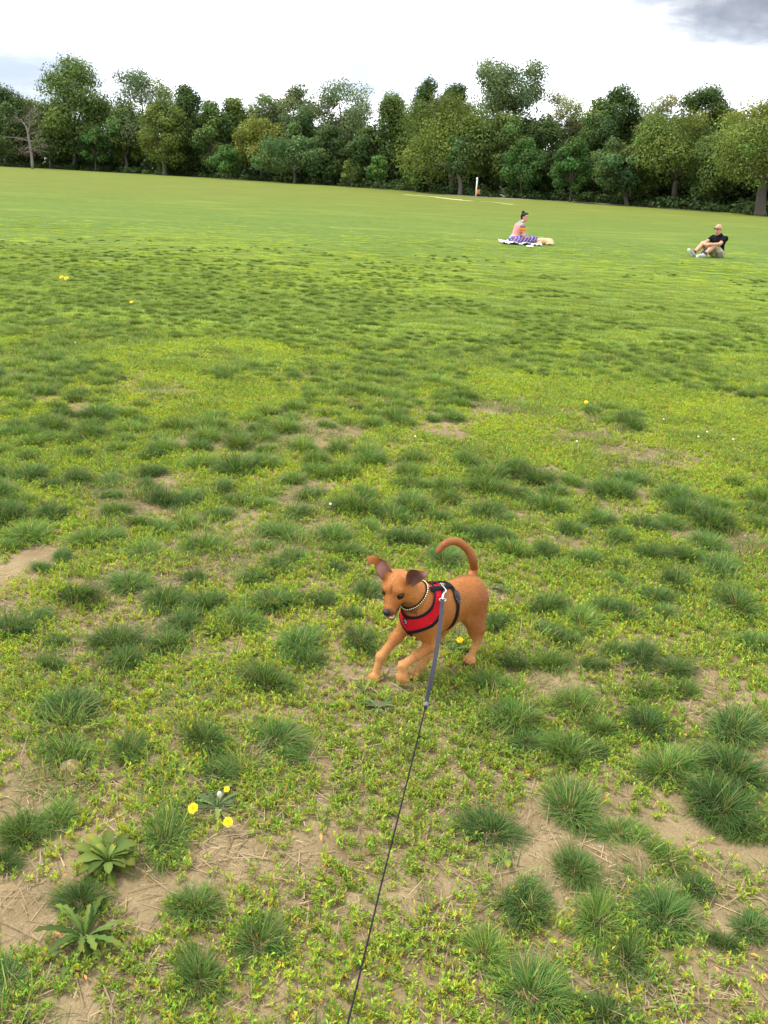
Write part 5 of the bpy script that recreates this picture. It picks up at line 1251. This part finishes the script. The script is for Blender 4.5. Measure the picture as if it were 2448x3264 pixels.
def build_people():
    M_SKIN = plain('skin_light', (0.50, 0.265, 0.175), 0.55, var=.08, scale=30); M_SKIN2 = plain('skin_tan', (0.47, 0.235, 0.145), 0.55, var=.08, scale=30)
    A = np.array
    # ---- woman on a blanket
    b = onz(1645, 779); b[2] = gz(b[0], b[1]); W = empty('person', tuple(b), 'person in a pink shirt and striped blue trousers sitting on a white blanket', 'person')
    f = nrm((0.80, 0.28, 0)); l = nrm(np.cross([0, 0, 1], f)); up = A([0, 0, 1.0]); K = lambda x, y, z: f * x + l * y + up * z + A([-.05, 0, .03])
    hf = nrm((.80, -.55, -.05)); hl = nrm(np.cross(up, hf)); hu = np.cross(hf, hl); hc = K(.235, -.01, .685)
    fc, hp = face(hc, hf, hl, hu, 0.98)
    torso = [elli(K(.0, 0, .10), (.15, .185, .12), np.stack([f, l, up]), .06), cone(K(.015, 0, .14), K(.095, 0, .42), .120, .118, .08), elli(K(.105, 0, .40), (.105, .165, .13), np.stack([f, l, up]), .06)]
    shR, shL = K(.125, -.155, .465), K(.125, .155, .465); elR, elL = K(.175, -.215, .22), K(.20, .20, .22); wrR, wrL = K(.345, -.17, .115), K(.36, .14, .12)
    sleeves = [cone(shR, shR * .55 + elR * .45, .062, .056, .05), cone(shL, shL * .55 + elL * .45, .062, .056, .05)]
    arms = chain([shR, elR, wrR], [.048, .040, .027], .02) + chain([shL, elL, wrL], [.048, .040, .027], .02) + hand(wrR, f - up * .25, l, up) + hand(wrL, f - up * .25, -l, up)
    kR, kL = K(.50, -.20, .13), K(.46, .26, .15); aR, aL = K(.42, .12, .05), K(.30, .02, .06)
    legs = chain([K(.02, -.10, .09), kR, aR], [.095, .070, .042], .03) + chain([K(.02, .10, .09), kL, aL], [.095, .070, .042], .03)
    feet = [cone(aR, aR + l * .14 + f * .04 - up * .02, .038, .030, .02), cone(aL, aL - l * .14 + f * .05 - up * .02, .038, .030, .02)]
    body = torso + [cone(K(.12, 0, .50), hc - hu * .06, .056, .050, .03)] + fc + arms + legs + feet
    sdf_obj('body', body, .0085, M_SKIN, W)
    def shirt_col(V):
        z = V[:, 2]; C = np.repeat(A([(0.62, 0.235, 0.23)]), len(V), 0); out = np.abs((V - K(.1, 0, .45)) @ l) > .150
        C = C * (1 - sstep(.30, .16, z)[:, None]) + A((0.58, 0.38, 0.29)) * sstep(.30, .16, z)[:, None]
        for lo, hi, c in ((.145, .185, (.30, .40, .33)), (.11, .145, (.20, .20, .25)), (.085, .11, (.33, .30, .33)), (-.1, .085, (.55, .10, .12))): C[(z > lo) & (z < hi)] = c
        C[z > .53] = (.17, .15, .19); st = (z > .535) & (np.sin(z * 260) > 0); C[st] = (.34, .33, .36)
        fr = ((V - K(.09, 0, .4)) @ f > .06) & (z > .36); C[fr] = (.24, .20, .24)
        s = out & (z > .36) & (z < .47); C[s] = (.85, .22, .02); s = out & (np.abs(z - .47) < .014); C[s] = (.10, .03, .03); s = out & (np.abs(z - .39) < .010); C[s] = (.22, .10, .04); s = out & (z > .484); C[s] = (.22, .20, .22)
        return C
    sdf_obj('shirt', torso[1:] + [elli(K(-.0, 0, .115), (.145, .180, .09), np.stack([f, l, up]), .05)] + sleeves + [cone(K(.115, 0, .49), K(.13, 0, .52), .085, .066, .03)], .0085, vcol('knit_shirt', .85, .1), W, .008, colfn=shirt_col)
    def trouser_col(V):
        u = V @ f; w = np.sin(u * 34 + 1.2 * np.sin(V[:, 2] * 22)); C = np.repeat(A([(0.030, 0.028, 0.19)]), len(V), 0); C[w > .78] = (.42, .17, .27); C[w < -.86] = (.30, .32, .52)
        d = (np.sin(u * 90) * np.sin(V[:, 2] * 70 + V[:, 1] * 60)) > .55; C[d & (w < .5)] = (.35, .36, .55); return C
    sdf_obj('trousers', legs + [torso[0]], .0085, vcol('striped_cotton', .85, .1), W, .012, colfn=trouser_col)
    M_HAIR = plain('black_hair', (0.008, 0.007, 0.007), .6, scale=200, bump=.4, spec=.15)
    hair = [elli(hp(-.026, 0, .042), (.094, .083, .086), np.stack([hf, hl, hu]), .02), elli(hp(-.062, 0, -.01), (.050, .070, .075), np.stack([hf, hl, hu]), .03), elli(hp(-.070, 0, .128), (.046, .046, .042), None, .02), elli(hp(.035, 0, .098), (.05, .062, .026), np.stack([hf, hl, hu]), .02)]
    sdf_obj('hair', hair, .007, M_HAIR, W)
    M_BLK = plain('black_gloss', (0.010, 0.010, 0.012), .2); M_EYE = plain('eye_brown', (0.03, 0.016, 0.010), .2); M_LIP = plain('lip', (0.36, 0.10, 0.09), .5)
    def bit(name, m_, fn, par):
        q = MB(); fn(q); return obj(name, q.mesh(name, m_), par)
    for s in (-1, 1):
        bit('eye', M_EYE, lambda q: q.ell(hp(.079, s * .031, .006), (.008, .012, .006), np.stack([hf, hl, hu])), W)
        bit('eyebrow', M_HAIR, lambda q: q.tube([hp(.086, s * .015, .026), hp(.084, s * .032, .031), hp(.072, s * .048, .026)], .0045, 6), W)
    bit('mouth', M_LIP, lambda q: q.ell(hp(.090, 0, -.064), (.007, .022, .006), np.stack([hf, hl, hu])), W)
    g = empty('sunglasses', tuple(b), 'dark sunglasses pushed up on the sitting person\'s black hair', 'sunglasses')
    for s in (-1, 1):
        bit('lens', M_BLK, lambda q: q.ell(hp(.060, s * .036, .118), (.008, .030, .019), np.stack([nrm(hf * .6 + hu * .8), hl, nrm(hu * .6 - hf * .8)])), g)
        bit('temple', M_BLK, lambda q: q.tube([hp(.050, s * .064, .112), hp(-.01, s * .082, .060), hp(-.045, s * .084, .03)], .004, 6), g)
    bit('bridge', M_BLK, lambda q: q.tube([hp(.064, -.012, .120), hp(.067, 0, .122), hp(.064, .012, .120)], .004, 6), g)
    # blanket, rumpled
    def cloth(name, label, cat, c, sx, sy, rot, amp, m_, seed):
        n = 34; V = []; rr = np.random.default_rng(seed); ph = rr.random(6) * 6
        for i in range(n):
            for j in range(n):
                u, v = i / (n - 1) * 2 - 1, j / (n - 1) * 2 - 1; e = 1 + .07 * math.sin(3 * u + ph[0]) * abs(v) + .05 * math.sin(5 * v + ph[1])
                x, y = u * sx * e, v * sy * (1 + .08 * math.sin(4 * u + ph[2])); z = .025 + amp * (.5 + .5 * math.sin(7 * u + 3 * v + ph[3])) * (.4 + .6 * max(abs(u), abs(v)) ** 2) + amp * .5 * math.sin(13 * u - 9 * v + ph[4]) ** 2
                X = c[0] + x * math.cos(rot) - y * math.sin(rot); Y = c[1] + x * math.sin(rot) + y * math.cos(rot); V.append((X, Y, gz(X, Y) + z))
        i = np.arange(n - 1)[:, None] * n + np.arange(n - 1)[None]; q = np.stack([i, i + n, i + n + 1, i + 1], -1).reshape(-1, 4); V = np.array(V); o_ = A([c[0], c[1], 0]); 
        o = obj(name, mk_mesh(name, V - o_, q, m_), None, tuple(o_)); tag(o, label, cat); md = o.modifiers.new('thick', 'SOLIDIFY'); md.thickness = .012; return o
    M_WH = plain('white_cotton', (0.62, 0.64, 0.70), .9, var=.1, scale=18); M_WH2 = plain('white_towel', (0.72, 0.71, 0.68), .95, var=.1, scale=30)
    cloth('blanket', 'rumpled white blanket under the person in the pink shirt', 'blanket', b[:2] + A([-.06, .02]), .37, .34, .15, .05, M_WH, 1)
    cloth('towel', 'small white cloth in front of the tan dog\'s belly', 'cloth', onz(1709, 784)[:2], .14, .08, -.1, .035, M_WH2, 4)
    # frisbee
    p = onz(1689, 790); mb = MB(); th = np.linspace(0, 2 * math.pi, 24, endpoint=False); prof = [(.0, .036), (.06, .036), (.085, .032), (.098, .018), (.100, .004), (.095, .004), (.090, .016), (.0, .026)]
    V = np.concatenate([np.stack([r * np.cos(th), r * np.sin(th), np.full(24, z)], 1) for r, z in prof]); Q = [(i * 24 + j, i * 24 + (j + 1) % 24, (i + 1) * 24 + (j + 1) % 24, (i + 1) * 24 + j) for i in range(7) for j in range(24)]
    o = obj('frisbee', mk_mesh('frisbee', V, np.array(Q), plain('white_plastic', (.72, .74, .76), .4)), None, (p[0], p[1], gz(p[0], p[1]) + .03)); tag(o, 'small white disc lying in the grass in front of the blanket', 'frisbee')
    # black shoe at the dog's nose
    p = onz(1693, 780); r = empty('dark_shoe', (p[0], p[1], gz(p[0], p[1]) + .02), 'single black shoe lying between the striped trousers and the tan dog', 'shoe')
    sdf_obj('upper', [cone((-.09, 0, .045), (.02, 0, .05), .042, .040, .02), cone((.02, 0, .045), (.11, .01, .030), .040, .030, .02)], .007, plain('black_leather', (.016, .016, .018), .6), r)
    sdf_obj('sole', [cone((-.10, 0, .010), (.12, .01, .010), .040, .036, .02)], .007, plain('grey_sole', (.22, .22, .22), .8), r)
    # tan dog lying curled
    p = onz(1731, 781); p[2] = gz(p[0], p[1]); t = empty('tan_dog', tuple(p), 'fluffy pale tan dog lying asleep beside the person on the blanket', 'dog')
    pr = [elli((.10, .03, .085), (.165, .12, .095), None, .05), elli((-.06, .0, .095), (.13, .105, .092), None, .05), elli((.20, .0, .075), (.085, .095, .080), None, .05), cone((-.15, -.03, .10), (-.20, -.06, .085), .068, .058, .04), elli((-.235, -.085, .080), (.068, .058, .056), None, .03),
          cone((-.26, -.115, .065), (-.30, -.165, .050), .036, .026, .02), cone((-.10, -.09, .06), (-.20, -.19, .030), .034, .026, .02), cone((.20, -.07, .06), (.07, -.16, .035), .045, .028, .03), cone((.28, .02, .05), (.22, -.13, .04), .035, .030, .03),
          elli((-.235, -.025, .095), (.028, .016, .042), None, .012), elli((-.20, -.125, .075), (.018, .026, .040), None, .012), cone((-.08, -.09, .06), (-.17, -.165, .028), .034, .026, .02)]
    V, Q = sdf_mesh(pr, .0075); V = smooth_mesh(V, Q, 2); q = vnoise(V[:, 0] * 60, V[:, 1] * 60 + V[:, 2] * 41, 1.0) - .5; V = V + q[:, None] * .014 * nrm([0.2, -.5, .8])
    C = A((0.60, 0.41, 0.225)) * (1 + .30 * (vnoise(V[:, 0] * 30, V[:, 2] * 30 + V[:, 1] * 20, 1.0) - .5))[:, None]
    obj('body', mk_mesh('body', V, Q, vcol('tan_fur', .9, .2, 90, .8), True, C), t)
    bit('nose', M_BLK, lambda q: q.ell((-.318, -.188, .054), (.016, .013, .012)), t)
    for s in ((-.272, -.10, .098), (-.245, -.13, .096)): bit('eye', M_EYE, lambda q: q.ell(s, (.008, .008, .005)), t)

    # ---- man hugging his knees
    b = onz(2284, 819); b[2] = gz(b[0], b[1]); R = empty('person', tuple(b), 'person in a black t-shirt and camouflage shorts sitting with arms round the knees', 'person')
    f = nrm((-.80, -.46, 0)); l = nrm(np.cross([0, 0, 1], f)); B3 = np.stack([f, l, up]); K = lambda x, y, z: f * x + l * y + up * z
    hf = nrm((-.78, -.62, -.03)); hl = nrm(np.cross(up, hf)); hu = np.cross(hf, hl); hc = K(.10, -.02, .715); fc, hp = face(hc, hf, hl, hu, 1.02)
    torso = [elli(K(-.02, 0, .10), (.14, .175, .11), B3, .05), cone(K(-.04, 0, .14), K(-.0, 0, .42), .125, .135, .08), elli(K(.01, 0, .43), (.12, .195, .12), B3, .06)]
    shL, shR = K(.02, .195, .49), K(.02, -.195, .49); elL, elR = K(.23, .225, .36), K(.25, -.22, .37); wrL, wrR = K(.46, .10, .335), K(.47, -.06, .335)
    sleeves = [cone(shL, shL * .55 + elL * .45, .068, .060, .05), cone(shR, shR * .55 + elR * .45, .068, .060, .05)]
    arms = chain([shL, elL, wrL], [.052, .044, .029], .02) + chain([shR, elR, wrR], [.052, .044, .029], .02) + hand(wrL, -l * .95 + f * .15 - up * .2, up, f) + hand(wrR, l * .9 + f * .2 - up * .2, up, f)
    kL, kR = K(.31, .13, .31), K(.40, -.17, .33); aL, aR = K(.60, .09, .085), K(.70, -.17, .095)
    thighs = [cone(K(0, .10, .10), kL, .095, .068, .03), cone(K(0, -.10, .10), kR, .095, .068, .03)]
    shins = chain([kL, kL * .55 + aL * .45 - f * .015, aL], [.062, .058, .037], .03) + chain([kR, kR * .55 + aR * .45 - f * .015, aR], [.062, .058, .037], .03)
    ftL = aL + f * .16 + up * .0 - up * .035; ftR = aR + f * .13 + up * .055
    feet = [cone(aL - up * .03, ftL, .036, .030, .02), cone(aR - up * .03, ftR, .036, .030, .02)]
    sdf_obj('body', torso + [cone(K(.04, 0, .53), hc - hu * .06, .062, .058, .03)] + fc + arms + thighs + shins + feet, .0085, M_SKIN2, R)
    sdf_obj('t_shirt', torso[1:] + [elli(K(-.02, 0, .13), (.135, .170, .08), B3, .05)] + sleeves + [cone(K(.02, 0, .52), K(.035, 0, .55), .10, .075, .03)], .0085, plain('black_cotton', (.008, .008, .010), .9, var=.2, scale=25, spec=.05), R, .009)
    m, t2 = mat('camouflage'); pos = t2.new('ShaderNodeTexCoord').outputs['Object']; c = t2.mix(t2.ramp(t2.noise(pos, 11, 2), .5, .54), (.34, .30, .21), (.20, .19, .11)); c = t2.mix(t2.ramp(t2.noise(pos, 17, 2, dist=.5), .58, .61), c, (.50, .46, .36)); c = t2.mix(t2.ramp(t2.noise(pos, 23, 2), .63, .65), c, (.08, .07, .04)); t2.l.new(c, t2.bsdf.inputs['Base Color']); t2.bsdf.inputs['Roughness'].default_value = .9
    sdf_obj('shorts', [torso[0], cone(K(0, .10, .10), K(0, .10, .10) * .22 + kL * .78, .098, .080, .03), cone(K(0, -.10, .10), K(0, -.10, .10) * .22 + kR * .78, .098, .080, .03)], .0085, m, R, .012)
    M_SH = plain('grey_mesh_shoe', (.36, .34, .35), .8, var=.2, scale=60); M_SO = plain('white_rubber', (.70, .70, .70), .6); M_SK = plain('dark_sock', (.03, .03, .032), .9)
    for a, e, s in ((aL, ftL, 1), (aR, ftR, -1)):
        d = nrm(e - (a - up * .03)); n_ = nrm(up - d * (up @ d)); sh = sdf_obj('shoe', [cone(a - up * .03 - d * .03, e - d * .02, .050, .040, .02), cone(e - d * .03, e + d * .06, .042, .032, .02), cone(a - up * .03, a - up * .0, .047, .043, .02)], .008, M_SH, R)
        sdf_obj('sole', [cone(a - up * .03 - d * .04 - n_ * .034, e + d * .07 - n_ * .022, .028, .026, .015), elli(e + d * .072 - n_ * .004, (.030, .030, .026), None, .01)], .008, M_SO, sh)
        sdf_obj('sock', [cone(a, a * .85 + (kL if s > 0 else kR) * .15, .044, .046, .01)], .008, M_SK, R)
    g = empty('sunglasses', tuple(b), 'dark sunglasses worn by the bald person in the black t-shirt', 'sunglasses')
    for s in (-1, 1):
        bit('lens', M_BLK, lambda q: q.ell(hp(.094, s * .036, .008), (.009, .034, .021), np.stack([hf, hl, hu])), g); bit('temple', M_BLK, lambda q: q.tube([hp(.088, s * .066, .014), hp(.04, s * .084, .014), hp(-.01, s * .088, .008)], .005, 6), g)
    bit('bridge', M_BLK, lambda q: q.tube([hp(.100, -.012, .014), hp(.104, 0, .017), hp(.100, .012, .014)], .005, 6), g)
    bit('mouth', M_LIP, lambda q: q.ell(hp(.094, 0, -.066), (.006, .022, .005), np.stack([hf, hl, hu])), R)
    for s in (-1, 1): bit('eyebrow', plain('brown_hair', (.12, .07, .04), .7), lambda q: q.tube([hp(.094, s * .014, .036), hp(.090, s * .034, .040), hp(.076, s * .052, .034)], .0045, 6), R)
    p = b + K(.46, -.03, 0.0); r = empty('small_bag', tuple(p), 'small black and grey bag on the grass under the bent knees', 'bag')
    sdf_obj('pouch', [elli((0, 0, .10), (.075, .060, .10), None, .03), elli((0, 0, .05), (.085, .07, .05), None, .03)], .008, plain('black_nylon', (.018, .018, .022), .7), r)
    sdf_obj('front_pocket', [elli((-.045, -.045, .075), (.04, .03, .05), None, .02)], .007, plain('grey_nylon', (.20, .21, .23), .7), r)
#@PEOPLEEND
#@BUILD
build_ground()
build_trees()
build_edge_things()
build_weeds()
build_grass()
build_people()
build_dog()
